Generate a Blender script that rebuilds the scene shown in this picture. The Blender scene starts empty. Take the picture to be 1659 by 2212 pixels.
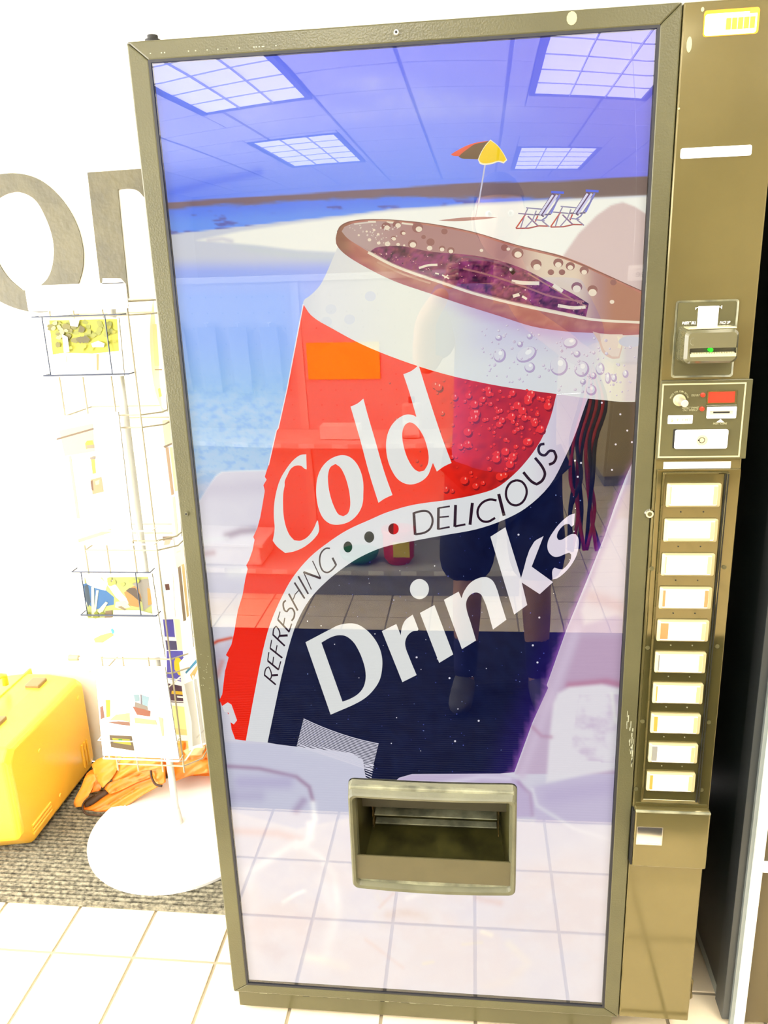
import bpy, bmesh, math, random
import numpy as np
from mathutils import Vector, Matrix
from mathutils.geometry import delaunay_2d_cdt
random.seed(7); np.random.seed(7)
C = bpy.context.scene.collection
scene = bpy.context.scene

# ------------------------------------------------------------------ camera
F_PX, CX, CY = 1722.0, 829.5, 1106.0
R = np.array([[0.99365063, 0.0023516, 0.11248505],
              [0.10703843, 0.28822064, -0.95156273],
              [-0.03465821, 0.95756114, 0.28613891]])
CAM = np.array([0.0, -1.274, 1.50])
cd = bpy.data.cameras.new('camera'); cam = bpy.data.objects.new('camera', cd); C.objects.link(cam)
cd.sensor_fit = 'VERTICAL'; cd.sensor_height = 36.0; cd.lens = F_PX / 2212 * 36.0
cd.clip_start = 0.02
m = Matrix([list(R[i]) + [CAM[i]] for i in range(3)] + [[0, 0, 0, 1]])
cam.matrix_world = m
scene.camera = cam

# ------------------------------------------------------------------ light and exposure
w = bpy.data.worlds.new('daylight'); scene.world = w; w.use_nodes = True
bg = w.node_tree.nodes['Background']; bg.inputs[0].default_value = (1.0, 0.98, 0.94, 1); bg.inputs[1].default_value = 15.0
LAMP = 4.6
scene.view_settings.view_transform = 'Standard'
scene.view_settings.look = 'None'
scene.view_settings.exposure = 0.0
scene.view_settings.gamma = 1.0
scene.view_settings.use_curve_mapping = False
scene.cycles.max_bounces = 7
scene.cycles.transparent_max_bounces = 12
scene.cycles.caustics_reflective = False
scene.cycles.caustics_refractive = False

# ------------------------------------------------------------------ helpers
def P(px, py, y=0.0):
    """pixel of the photograph -> point (x, z) on the vertical plane y"""
    d = R @ np.array([(px - CX) / F_PX, -(py - CY) / F_PX, -1.0])
    t = (y - CAM[1]) / d[1]
    q = CAM + t * d
    return float(q[0]), float(q[2])

def Fl(px, py, z=0.0):
    d = R @ np.array([(px - CX) / F_PX, -(py - CY) / F_PX, -1.0])
    t = (z - CAM[2]) / d[2]
    q = CAM + t * d
    return float(q[0]), float(q[1])

def lin(c):
    c = np.asarray(c, float) / 255.0
    return np.where(c <= 0.04045, c / 12.92, ((c + 0.055) / 1.055) ** 2.4)

def mat(name, col, rough=0.5, metal=0.0, emit=0.0, ecol=None, noise=0.0, nscale=8.0, bump=0.0, bscale=60.0,
        spec=0.5, coat=0.0, alpha=1.0, trans=0.0, col2=None):
    m = bpy.data.materials.new(name); m.use_nodes = True
    nt = m.node_tree; b = nt.nodes['Principled BSDF']
    b.inputs['Base Color'].default_value = (*col, 1)
    b.inputs['Roughness'].default_value = rough
    b.inputs['Metallic'].default_value = metal
    b.inputs['Specular IOR Level'].default_value = spec
    b.inputs['Coat Weight'].default_value = coat
    b.inputs['Alpha'].default_value = alpha
    b.inputs['Transmission Weight'].default_value = trans
    if emit:
        b.inputs['Emission Color'].default_value = (*(ecol or col), 1)
        b.inputs['Emission Strength'].default_value = emit
    tc = nt.nodes.new('ShaderNodeTexCoord')
    if noise or col2:
        n = nt.nodes.new('ShaderNodeTexNoise'); n.inputs['Scale'].default_value = nscale; n.inputs['Detail'].default_value = 5
        r = nt.nodes.new('ShaderNodeValToRGB')
        a = [max(0, c * (1 - noise)) for c in col]; z = list(col2) if col2 else [min(1, c * (1 + noise)) for c in col]
        r.color_ramp.elements[0].color = (*a, 1); r.color_ramp.elements[1].color = (*z, 1)
        r.color_ramp.elements[0].position = 0.35; r.color_ramp.elements[1].position = 0.65
        nt.links.new(tc.outputs['Object'], n.inputs['Vector']); nt.links.new(n.outputs['Fac'], r.inputs['Fac'])
        nt.links.new(r.outputs['Color'], b.inputs['Base Color'])
    if bump:
        n2 = nt.nodes.new('ShaderNodeTexNoise'); n2.inputs['Scale'].default_value = bscale
        bp = nt.nodes.new('ShaderNodeBump'); bp.inputs['Strength'].default_value = bump; bp.inputs['Distance'].default_value = 0.01
        nt.links.new(tc.outputs['Object'], n2.inputs['Vector']); nt.links.new(n2.outputs['Fac'], bp.inputs['Height'])
        nt.links.new(bp.outputs['Normal'], b.inputs['Normal'])
    return m

def wpos(o):
    p = Vector((0, 0, 0))
    while o is not None:
        p += o.location; o = o.parent
    return p

def tag(o, label=None, cat=None, group=None, kind=None):
    if label: o['label'] = label
    if cat: o['category'] = cat
    if group: o['group'] = group
    if kind: o['kind'] = kind
    return o

def thing(name, label, cat, loc=(0, 0, 0), group=None):
    o = bpy.data.objects.new(name, None); C.objects.link(o); o.location = loc; o.empty_display_size = 0.1
    return tag(o, label, cat, group)

class MB:
    """collects shapes given in world coordinates, builds ONE mesh object"""
    def __init__(s): s.v = []; s.f = []; s.m = []; s.c = []
    def add(s, vs, fs, mi=0, col=None):
        b = len(s.v); s.v += [tuple(p) for p in vs]
        for f in fs: s.f.append(tuple(b + i for i in f)); s.m.append(mi)
        if col is not None: s.c += list(col)
        return s
    def box(s, x0, x1, y0, y1, z0, z1, mi=0):
        vs = [(x, y, z) for x in (x0, x1) for y in (y0, y1) for z in (z0, z1)]
        return s.add(vs, [(0, 1, 3, 2), (4, 6, 7, 5), (0, 4, 5, 1), (2, 3, 7, 6), (0, 2, 6, 4), (1, 5, 7, 3)], mi)
    def prism(s, pts, y0, y1, mi=0):
        """outline in (x, z), extruded from y0 (front) to y1; fan-safe only when convex, else triangulated"""
        n = len(pts)
        vs = [(x, y0, z) for x, z in pts] + [(x, y1, z) for x, z in pts]
        s.add(vs, [tuple(range(n)), tuple(range(2 * n - 1, n - 1, -1))] +
              [(i, i + n, (i + 1) % n + n, (i + 1) % n) for i in range(n)], mi)
        return s
    def ring(s, outer, inner, y0, y1, mi=0, yi=None):
        """frame between two outlines of equal length; yi = front depth of the inner edge"""
        n = len(outer); yi = y0 if yi is None else yi
        vs = [(x, y0, z) for x, z in outer] + [(x, yi, z) for x, z in inner] + \
             [(x, y1, z) for x, z in outer] + [(x, y1, z) for x, z in inner]
        fs = []
        for i in range(n):
            j = (i + 1) % n
            fs += [(i, j, j + n, i + n), (i + 2 * n, i + 3 * n, j + 3 * n, j + 2 * n),
                   (i, i + 2 * n, j + 2 * n, j), (i + n, j + n, j + 3 * n, i + 3 * n)]
        return s.add(vs, fs, mi)
    def cyl(s, c, r, h, axis='y', n=24, mi=0, r2=None):
        """cylinder from c along +axis for h"""
        r2 = r if r2 is None else r2
        vs = []
        for k, rr in ((0, r), (1, r2)):
            for i in range(n):
                a = 2 * math.pi * i / n; u, w_ = rr * math.cos(a), rr * math.sin(a)
                p = {'y': (u, k * h, w_), 'z': (u, w_, k * h), 'x': (k * h, u, w_)}[axis]
                vs.append((c[0] + p[0], c[1] + p[1], c[2] + p[2]))
        return s.add(vs, [tuple(range(n)), tuple(range(2 * n - 1, n - 1, -1))] +
                     [(i, (i + 1) % n, (i + 1) % n + n, i + n) for i in range(n)], mi)
    def tube(s, path, r, n=8, mi=0, closed=False):
        path = [Vector(p) for p in path]; L = len(path); b = len(s.v); vs = []; fs = []
        up = Vector((0.13, 0.21, 1)).normalized()
        for i, p in enumerate(path):
            if closed: t = path[(i + 1) % L] - path[i - 1]
            else: t = path[min(i + 1, L - 1)] - path[max(i - 1, 0)]
            t.normalize(); a = t.cross(up)
            if a.length < 1e-3: a = t.cross(Vector((1, 0, 0)))
            a.normalize(); bb = t.cross(a)
            rr = r[i] if isinstance(r, (list, tuple)) else r
            for k in range(n):
                q = 2 * math.pi * k / n
                vs.append(p + a * (rr * math.cos(q)) + bb * (rr * math.sin(q)))
        for i in range(L if closed else L - 1):
            j = (i + 1) % L
            for k in range(n):
                l = (k + 1) % n
                fs.append((i * n + k, i * n + l, j * n + l, j * n + k))
        if not closed: fs += [tuple(range(n - 1, -1, -1)), tuple((L - 1) * n + k for k in range(n))]
        return s.add(vs, fs, mi)
    def sheet(s, pts, mi=0):
        return s.add(pts, [tuple(range(len(pts)))], mi)
    def build(s, name, mats, parent=None, bevel=0.0, segs=2, smooth=False, solid=0.0):
        me = bpy.data.meshes.new(name)
        o0 = wpos(parent) if parent is not None else Vector((0, 0, 0))
        me.from_pydata([(x - o0.x, y - o0.y, z - o0.z) for x, y, z in s.v], [], s.f)
        mats = mats if isinstance(mats, (list, tuple)) else [mats]
        for q in mats: me.materials.append(q)
        me.polygons.foreach_set('material_index', s.m)
        if s.c:
            at = me.color_attributes.new('Col', 'FLOAT_COLOR', 'POINT')
            at.data.foreach_set('color', np.array([(*c, 1.0) for c in s.c], dtype=np.float32).ravel())
        if not s.c:
            bm = bmesh.new(); bm.from_mesh(me)
            bmesh.ops.recalc_face_normals(bm, faces=bm.faces)
            if bevel:
                es = [e for e in bm.edges if len(e.link_faces) == 2 and e.calc_face_angle(0) > 0.6]
                bmesh.ops.bevel(bm, geom=es, offset=bevel, segments=segs, affect='EDGES', profile=0.5, clamp_overlap=True)
            bm.to_mesh(me); bm.free()
        if smooth:
            me.polygons.foreach_set('use_smooth', [True] * len(me.polygons))
        me.update()
        o = bpy.data.objects.new(name, me); C.objects.link(o)
        if parent is not None: o.parent = parent
        if solid:
            md = o.modifiers.new('thickness', 'SOLIDIFY'); md.thickness = solid; md.offset = 0
        return o

def text_mesh(s, body, mats, name, parent, x, z, y, h, width=None, slant=0.0, rot=0.0, facing=-1, depth=0.0004, off=0.0):
    """lettering whose lower left is (x, z) on plane y; facing -1 reads from -y, +1 reads from +y"""
    cu = bpy.data.curves.new('lettering', 'FONT'); cu.body = body; cu.size = 1.0; cu.shear = slant; cu.extrude = 0.0; cu.offset = off
    ob = bpy.data.objects.new('tmp_lettering', cu); C.objects.link(ob)
    dg = bpy.context.evaluated_depsgraph_get(); me = bpy.data.meshes.new_from_object(ob.evaluated_get(dg))
    bpy.data.objects.remove(ob)
    co = np.array([v.co[:] for v in me.vertices])
    co[:, 0] -= co[:, 0].min(); hh = 0.72
    k = h / hh; kx = k if width is None else width / co[:, 0].max()
    X = co[:, 0] * kx; Z = co[:, 1] * k
    if facing > 0: X = -X
    cr, sr = math.cos(rot), math.sin(rot)
    o0 = wpos(parent) if parent is not None else Vector((0, 0, 0))
    for v, a, b in zip(me.vertices, X, Z):
        v.co = (x + a * cr - b * sr - o0.x, y - o0.y, z + a * sr + b * cr - o0.z)
    me.materials.clear(); me.materials.append(mats); me.name = name
    o = bpy.data.objects.new(name, me); C.objects.link(o); o.parent = parent
    md = o.modifiers.new('thickness', 'SOLIDIFY'); md.thickness = depth; md.offset = 0
    return o

def rrect(x0, x1, z0, z1, r, n=4):
    out = []
    for cx, cz, a0 in ((x1 - r, z1 - r, 0), (x0 + r, z1 - r, 90), (x0 + r, z0 + r, 180), (x1 - r, z0 + r, 270)):
        for i in range(n + 1):
            a = math.radians(a0 + 90 * i / n); out.append((cx + r * math.cos(a), cz + r * math.sin(a)))
    return out

def curve(pts, n=5, closed=True, corner=38):
    pts = [np.array(p, float) for p in pts]; L = len(pts); out = []
    def tan(i, seg0):
        if not closed and i in (0, L - 1): return None
        a = pts[i] - pts[i - 1]; b = pts[(i + 1) % L] - pts[i]
        la, lb = np.linalg.norm(a), np.linalg.norm(b)
        if la < 1e-9 or lb < 1e-9: return None
        if math.degrees(math.acos(max(-1, min(1, a @ b / (la * lb))))) > corner: return None
        return (a / la + b / lb) / 2
    for i in range(L if closed else L - 1):
        p, q = pts[i], pts[(i + 1) % L]; d = q - p; l = np.linalg.norm(d)
        t0, t1 = tan(i, 0), tan((i + 1) % L, 1)
        t0 = d if t0 is None else t0 * l; t1 = d if t1 is None else t1 * l
        for k in range(n):
            t = k / n
            out.append((2*t**3-3*t**2+1)*p + (t**3-2*t**2+t)*t0 + (-2*t**3+3*t**2)*q + (t**3-t**2)*t1)
    if not closed: out.append(pts[-1])
    return [(float(a), float(b)) for a, b in out]

# ------------------------------------------------------------------ materials
M = {}
M['black'] = mat('black_paint', (0.076, 0.072, 0.034), 0.28, noise=0.12, nscale=5, bump=0.08, bscale=350, spec=0.45)
def glossy_black(name, col, rough, ior):
    m = mat(name, col, rough, noise=0.12, nscale=4, spec=0.5)
    b_ = m.node_tree.nodes['Principled BSDF']; b_.inputs['IOR'].default_value = ior; b_.inputs['Specular Tint'].default_value = (1.0, 0.88, 0.55, 1)
    return m
M['black_col'] = glossy_black('black_column_paint', (0.080, 0.068, 0.026), 0.10, 1.95)
M['black_gloss'] = glossy_black('black_gloss_panel', (0.042, 0.036, 0.011), 0.05, 2.2)
M['black_plate'] = mat('black_plate', (0.072, 0.067, 0.028), 0.3, noise=0.08, nscale=9)
M['gap'] = mat('dark_gap', (0.004, 0.004, 0.003), 0.6)
M['gasket'] = mat('rubber_gasket', (0.008, 0.009, 0.014), 0.6)
M['body'] = mat('cabinet_side_paint', (0.03, 0.027, 0.012), 0.4, noise=0.15, nscale=5)
M['plastic'] = mat('grey_plastic', (0.10, 0.098, 0.055), 0.42, noise=0.15, nscale=20, bump=0.05, bscale=200)
M['pale_steel'] = mat('pale_pole', (0.80, 0.82, 0.80), 0.3)
M['plastic_hi'] = mat('pale_grey_plastic', (0.20, 0.20, 0.13), 0.5, noise=0.45, nscale=30)
M['flap'] = mat('flap_plastic', (0.070, 0.060, 0.027), 0.35, noise=0.1, nscale=15)
M['inner'] = mat('dark_recess_plastic', (0.034, 0.031, 0.008), 0.30, noise=0.5, nscale=20)
M['rust'] = mat('rust_stain', (0.10, 0.06, 0.01), 0.7, noise=0.5, nscale=60)
M['chrome'] = mat('chrome', (0.75, 0.74, 0.70), 0.12, metal=1.0)
M['steel'] = mat('brushed_steel', (0.62, 0.60, 0.50), 0.35, metal=0.6)
M['white'] = mat('white_label', (0.88, 0.88, 0.86), 0.5)
M['cream'] = mat('cream_print', (0.36, 0.35, 0.20), 0.5)
M['creamhi'] = mat('cream_metal', (0.55, 0.50, 0.30), 0.3, metal=0.2)
M['ink'] = mat('black_ink', (0.01, 0.01, 0.01), 0.5)
M['pale_ink'] = mat('pale_print', (0.30, 0.29, 0.20), 0.5)
M['red_lens'] = mat('red_lens', (0.55, 0.02, 0.01), 0.2, emit=0.55, ecol=(1, 0.03, 0.01), coat=0.4)
M['green_led'] = mat('green_led', (0.0, 0.3, 0.0), 0.3, emit=1.2, ecol=(0.02, 1.0, 0.02))
M['cap'] = mat('clear_button_cap', (0.42, 0.37, 0.20), 0.12, coat=0.8)
M['cap_orange'] = mat('orange_tinted_cap', (0.50, 0.17, 0.06), 0.15, coat=0.6)
M['cap_green'] = mat('green_tinted_cap', (0.28, 0.36, 0.2), 0.15, coat=0.6)
M['cap_amber'] = mat('amber_tinted_cap', (0.50, 0.26, 0.05), 0.15, coat=0.6)
M['cap_grey'] = mat('grey_tinted_cap', (0.22, 0.22, 0.20), 0.15, coat=0.6)
M['scratch'] = mat('bare_scratch', (0.32, 0.33, 0.24), 0.4)
M['orange_edge'] = mat('orange_border', (0.75, 0.28, 0.0), 0.5)
M['yellow'] = mat('yellow_print', (0.8, 0.62, 0.02), 0.5)
M['wall'] = mat('white_wall_paint', (0.86, 0.84, 0.74), 0.8, bump=0.03, bscale=120)
M['wall_far'] = mat('beige_wall_paint', (0.55, 0.47, 0.33), 0.85, bump=0.03, bscale=120)
M['tile'] = mat('floor_tile', (0.85, 0.72, 0.50), 0.35, noise=0.05, nscale=12)
M['grout'] = mat('grout', (0.36, 0.31, 0.22), 0.9)
M['ceil'] = mat('ceiling_tile', (0.80, 0.79, 0.77), 0.9, bump=0.2, bscale=300)
M['tbar'] = mat('ceiling_grid_bar', (0.30, 0.30, 0.30), 0.6)
M['mat'] = mat('ribbed_mat', (0.085, 0.076, 0.050), 0.95, col2=(0.34, 0.31, 0.22), nscale=95, bump=0.5, bscale=500)
M['lens'] = mat('lit_diffuser', (0.9, 0.9, 0.9), 0.5, emit=LAMP, ecol=(1.0, 0.96, 0.88))
M['lens_boost'] = mat('lit_diffuser_boosted', (0.9, 0.9, 0.9), 0.5, emit=LAMP * 3.4, ecol=(1.0, 0.97, 0.90))  # stronger glow for added unseen lamps, brightens floor and machine front
M['louver'] = mat('louver_paint', (0.55, 0.55, 0.52), 0.5)
M['trim'] = mat('lamp_trim', (0.10, 0.10, 0.12), 0.6)
M['vinyl'] = mat('black_vinyl', (0.052, 0.044, 0.014), 0.4, col2=(0.080, 0.068, 0.024), nscale=12, bump=0.1, bscale=60)
M['wire'] = mat('white_wire', (0.85, 0.85, 0.80), 0.35)
M['wire_dk'] = mat('dark_wire', (0.035, 0.05, 0.09), 0.4)
M['paper'] = mat('white_paper', (0.9, 0.9, 0.88), 0.6)
M['case'] = mat('yellow_case_plastic', (1.0, 0.56, 0.05), 0.28, bump=0.05, bscale=300)
M['latch'] = mat('case_latch', (0.22, 0.16, 0.07), 0.4)
M['tarp'] = mat('orange_vinyl', (0.95, 0.24, 0.018), 0.38, noise=0.15, nscale=6)
M['tarp_trim'] = mat('dark_trim', (0.05, 0.02, 0.005), 0.6)
M['disc'] = mat('white_base', (0.9, 0.9, 0.88), 0.4)
M['cool'] = mat('cooler_side', (0.016, 0.022, 0.022), 0.30, noise=0.4, nscale=3, spec=0.35)
M['cool_front'] = mat('cooler_front', (0.075, 0.058, 0.025), 0.35, noise=0.1, nscale=4)
M['cool_trim'] = mat('white_trim', (0.85, 0.85, 0.80), 0.35)
M['cool_edge'] = mat('pale_edge', (0.22, 0.25, 0.24), 0.35)
M['brass'] = mat('tan_edge', (0.16, 0.12, 0.04), 0.4)

# ------------------------------------------------------------------ the room
XW0, XW1, YB, YR, ZC = -3.4, 2.6, 0.88, -9.2, 2.5
fl = MB().box(XW0, XW1, YR, YB, -0.05, -0.004).build('floor', M['grout']); tag(fl, kind='structure')
T = 0.1975; gx0, gy0 = -0.395, -0.267
tile_me = None; rest = MB(); cells = []
for i in range(-15, 16):
    for j in range(-46, 7):
        x0, y0 = gx0 + i * T, gy0 + j * T
        if x0 < XW0 or x0 + T > XW1 or y0 < YR or y0 + T > YB + 0.02: continue
        cx, cy = x0 + T / 2, y0 + T / 2
        pr = -1 if (cy > -0.05 and -0.45 < cx < 0.45) else 0
        d = abs(cx + 0.2) * 0.8 + abs(cy + 0.6)
        cells.append((d + (50 if pr < 0 else 0), x0, y0))
cells.sort()
g = 0.0038
for k, (d, x0, y0) in enumerate(cells):
    if k < 290:
        if tile_me is None:
            o = MB().box(g - T/2, T/2 - g, g - T/2, T/2 - g, -0.004, 0.0).build('tile', M['tile'], None, bevel=0.0008, segs=1)
            tile_me = o.data; o.parent = fl
        else:
            o = bpy.data.objects.new('tile', tile_me); C.objects.link(o); o.parent = fl
        o.location = (x0 + T/2, y0 + T/2, random.uniform(-0.0004, 0.0))
    else:
        rest.box(x0 + g, x0 + T - g, y0 + g, y0 + T - g, -0.004, 0.0)
o = rest.build('tile_field', M['tile'], fl); o['kind'] = 'stuff'

wb = tag(MB().box(XW0, XW1, YB, YB + 0.1, 0, ZC + 0.08).build('wall_back', M['wall']), kind='structure')
tag(MB().box(XW1, XW1 + 0.1, YR, YB + 0.1, 0, ZC + 0.08).build('wall_right', M['wall_far']), kind='structure')
tag(MB().box(XW0, XW1 + 0.1, YR - 0.1, YR, 0, ZC + 0.08).build('wall_front', M['wall_far']), kind='structure')
# left side: shop front of large panes between posts (low sill, posts, head)
ws = MB().box(XW0 - 0.1, XW0, YR, YB + 0.1, 0, 0.15).box(XW0 - 0.1, XW0, YR, YB + 0.1, 2.35, ZC + 0.08).box(XW0 - 0.1, XW0, YR, -6.0, 0.15, 2.35)
tag(ws.build('wall_left', M['wall']), kind='structure')
wn = MB()
for y in np.arange(-5.97, YB + 0.1, 1.70): wn.box(XW0 - 0.08, XW0 - 0.02, y - 0.03, y + 0.03, 0.15, 2.35)
tag(wn.build('window_1', M['tbar']), kind='structure')

# ceiling: slab, grid bars and lay-in tiles with lamp openings
ce = tag(MB().box(XW0, XW1, YR, YB, ZC + 0.02, ZC + 0.08).build('ceiling', M['tbar']), kind='structure')
LW, LL = 0.72, 1.70
lamp_xy = [(-1.37, -3.42), (0.70, -3.62), (-1.42, -6.45), (0.72, -7.55), (-1.37, -0.80), (0.98, -0.95), (1.95, -2.9), (-2.7, -2.0), (-0.45, -1.78)]  # the last five are unseen, added to brighten the room and machine
def inlamp(x0, x1, y0, y1):
    return any(x1 > lx - LW/2 and x0 < lx + LW/2 and y1 > ly - LL/2 and y0 < ly + LL/2 for lx, ly in lamp_xy)
ct_me = None
CTX, CTY = 0.6, 0.62
x = XW0
while x < XW1 - 0.1:
    y = YR
    while y < YB - 0.1:
        a, b, c_, d_ = x + 0.012, min(x + CTX, XW1) - 0.012, y + 0.012, min(y + CTY, YB) - 0.012
        if not inlamp(a, b, c_, d_):
            full = abs(b - a - (CTX - 0.024)) < 1e-6 and abs(d_ - c_ - (CTY - 0.024)) < 1e-6
            if full and ct_me:
                o = bpy.data.objects.new('ceiling_tile', ct_me); C.objects.link(o); o.parent = ce
                o.location = ((a + b) / 2, (c_ + d_) / 2, 0)
            else:
                cx, cy = (a + b) / 2, (c_ + d_) / 2
                o = MB().box(a - cx, b - cx, c_ - cy, d_ - cy, ZC + 0.004, ZC + 0.018).build('ceiling_tile', M['ceil'])
                o.parent = ce; o.location = (cx, cy, 0)
                if full: ct_me = o.data
        else:
            # strips of tile left around a lamp
            for lx, ly in lamp_xy:
                X0, X1, Y0, Y1 = lx - LW/2, lx + LW/2, ly - LL/2, ly + LL/2
                if b > X0 and a < X1 and d_ > Y0 and c_ < Y1:
                    q = MB(); n = 0
                    for (p0, p1, q0, q1) in ((a, min(b, X0 - .01), c_, d_), (max(a, X1 + .01), b, c_, d_),
                                             (max(a, X0), min(b, X1), c_, min(d_, Y0 - .01)), (max(a, X0), min(b, X1), max(c_, Y1 + .01), d_)):
                        if p1 - p0 > 0.01 and q1 - q0 > 0.01: q.box(p0, p1, q0, q1, ZC + 0.004, ZC + 0.018); n += 1
                    if n: q.build('ceiling_tile', M['ceil'], ce)
                    break
        y += CTY
    x += CTX
lamp_lab = ['recessed ceiling lamp mirrored in the upper left of the sign', 'recessed ceiling lamp mirrored in the upper right corner of the sign',
            'far recessed ceiling lamp mirrored left of the beach umbrella', 'far recessed ceiling lamp mirrored right of the beach umbrella',
            'added unseen ceiling lamp over the brochure rack', 'added unseen ceiling lamp right above the vending machine front',
            'added unseen ceiling lamp by the right wall', 'added unseen ceiling lamp nearest the shop front', 'added unseen ceiling lamp over the mat and the photographer']
for (lx, ly), lb in zip(lamp_xy, lamp_lab):
    t = thing('ceiling_lamp', lb, 'lamp', (lx, ly, ZC - 0.002), 'recessed ceiling lamps')
    x0, x1, y0, y1 = lx - LW/2, lx + LW/2, ly - LL/2, ly + LL/2
    f = 0.035
    MB().box(x0, x0 + f, y0, y1, ZC - 0.004, ZC + 0.02).box(x1 - f, x1, y0, y1, ZC - 0.004, ZC + 0.02) \
        .box(x0 + f, x1 - f, y0, y0 + 0.015, ZC - 0.004, ZC + 0.02).box(x0 + f, x1 - f, y1 - 0.015, y1, ZC - 0.004, ZC + 0.02) \
        .build('frame', M['trim'], t)
    MB().box(x0 + f, x1 - f, y0 + 0.015, y1 - 0.015, ZC + 0.008, ZC + 0.012).build('diffuser', M['lens_boost' if lx > .9 or abs(lx + .45) < .01 else 'lens'], t)
    lv = MB()
    for k in (1, 2): xx = x0 + f + (LW - 2*f) * k / 3; lv.box(xx - 0.0022, xx + 0.0022, y0 + 0.015, y1 - 0.015, ZC - 0.002, ZC + 0.008)
    for k in range(1, 5): yy = y0 + LL * k / 5; lv.box(x0 + f, x1 - f, yy - 0.0015, yy + 0.0015, ZC + 0.002, ZC + 0.008)
    lv.build('louver', M['louver'], t)

# wall lettering: the end of a word in black vinyl, "o" and "n"
WY = YB - 0.003
def wl(px, py): return P(px, py, YB)
def cdt(outer, holes=(), pts=()):
    vs = [Vector(p) for p in outer]; cons = [list(range(len(outer)))]; n = len(outer)
    for h in holes:
        vs += [Vector(p) for p in h]; cons.append(list(range(n, n + len(h)))); n += len(h)
    if len(pts): vs += [Vector(p) for p in pts]
    r = delaunay_2d_cdt(vs, [], [c for c in cons], 3 if holes else 1, 1e-7)
    V = [tuple(p) for p in r[0]]; Fs = [tuple(f) for f in r[2]]
    return V, Fs
def pip(x, y, poly):
    x = np.asarray(x, float); y = np.asarray(y, float); ins = np.zeros(x.shape, bool); n = len(poly)
    for i in range(n):
        x0, y0 = poly[i]; x1, y1 = poly[i - 1]
        if y0 == y1: continue
        c = ((y0 > y) != (y1 > y)) & (x < (x1 - x0) * (y - y0) / (y1 - y0) + x0)
        ins ^= c
    return ins
def shape(outer, holes=(), pts=()):
    """triangles inside outer and outside the holes"""
    vs = [Vector(p) for p in outer]; edges = [(i, (i + 1) % len(outer)) for i in range(len(outer))]
    for h in holes:
        b = len(vs); vs += [Vector(p) for p in h]; edges += [(b + i, b + (i + 1) % len(h)) for i in range(len(h))]
    if len(pts): vs += [Vector(p) for p in pts]
    r = delaunay_2d_cdt(vs, edges, [], 0, 1e-9)
    V = np.array([tuple(p) for p in r[0]]); Fs = np.array([f for f in r[2] if len(f) == 3])
    c = V[Fs].mean(axis=1); k = pip(c[:, 0], c[:, 1], outer)
    for h in holes: k &= ~pip(c[:, 0], c[:, 1], h)
    return V, Fs[k]
o_out = curve([(-65, 400), (-20, 381), (40, 375), (85, 388), (130, 425), (165, 480), (181, 540), (178, 590), (155, 640), (110, 672), (60, 672), (0, 650), (-60, 600), (-95, 520), (-95, 450)], 6)
o_in = curve([(-5, 430), (20, 418), (42, 415), (75, 430), (100, 470), (116, 520), (117, 560), (105, 600), (75, 628), (50, 627), (20, 600), (-5, 560), (-22, 510), (-22, 465)], 6)
n_out = [(190, 373), (303, 365), (350, 362)] + curve([(350, 362), (400, 375), (430, 410), (452, 450)], 5, False) + [(476, 638), (420, 641), (398, 480), (380, 440), (350, 415), (312, 426)] + curve([(312, 426), (298, 412), (280, 408), (256, 410)], 4, False)[1:] + [(279, 645), (222, 648)]
for pts, hol in ((o_out, [o_in]), (n_out, [])):
    V, Fs = shape([wl(*p) for p in pts], [[wl(*p) for p in h] for h in hol])
    MB().add([(a, WY, b) for a, b in V], [tuple(f) for f in Fs]).build('wall_letter', M['vinyl'], wb, solid=0.003)

# ------------------------------------------------------------------ the sign picture (flat print, built as inlaid shapes)
def proj(x, z, y=0.0):
    p = np.stack([x - CAM[0], np.full_like(x, y - CAM[1]), z - CAM[2]], -1) @ R   # camera coordinates
    return CX + F_PX * p[..., 0] / (-p[..., 2]), CY - F_PX * p[..., 1] / (-p[..., 2])
_lat = np.random.rand(257, 257)
def vnoise(x, y):
    xi = np.floor(x).astype(int); yi = np.floor(y).astype(int); fx = x - xi; fy = y - yi
    fx = fx * fx * (3 - 2 * fx); fy = fy * fy * (3 - 2 * fy)
    a = _lat[xi % 256, yi % 256]; b = _lat[(xi + 1) % 256, yi % 256]; c = _lat[xi % 256, (yi + 1) % 256]; d = _lat[(xi + 1) % 256, (yi + 1) % 256]
    return (a * (1 - fx) + b * fx) * (1 - fy) + (c * (1 - fx) + d * fx) * fy
def fbm(x, y, o=4):
    s = 0; a = 1; t = 0
    for k in range(o): s = s + a * vnoise(x * 2**k + 17 * k, y * 2**k + 31 * k); t += a; a *= 0.55
    return s / t
def sm(a, b, x): t = np.clip((x - a) / (b - a), 0, 1); return t * t * (3 - 2 * t)
def line_y(pts, x):
    p = np.array(pts, float); return np.interp(x, p[:, 0], p[:, 1])
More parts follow.
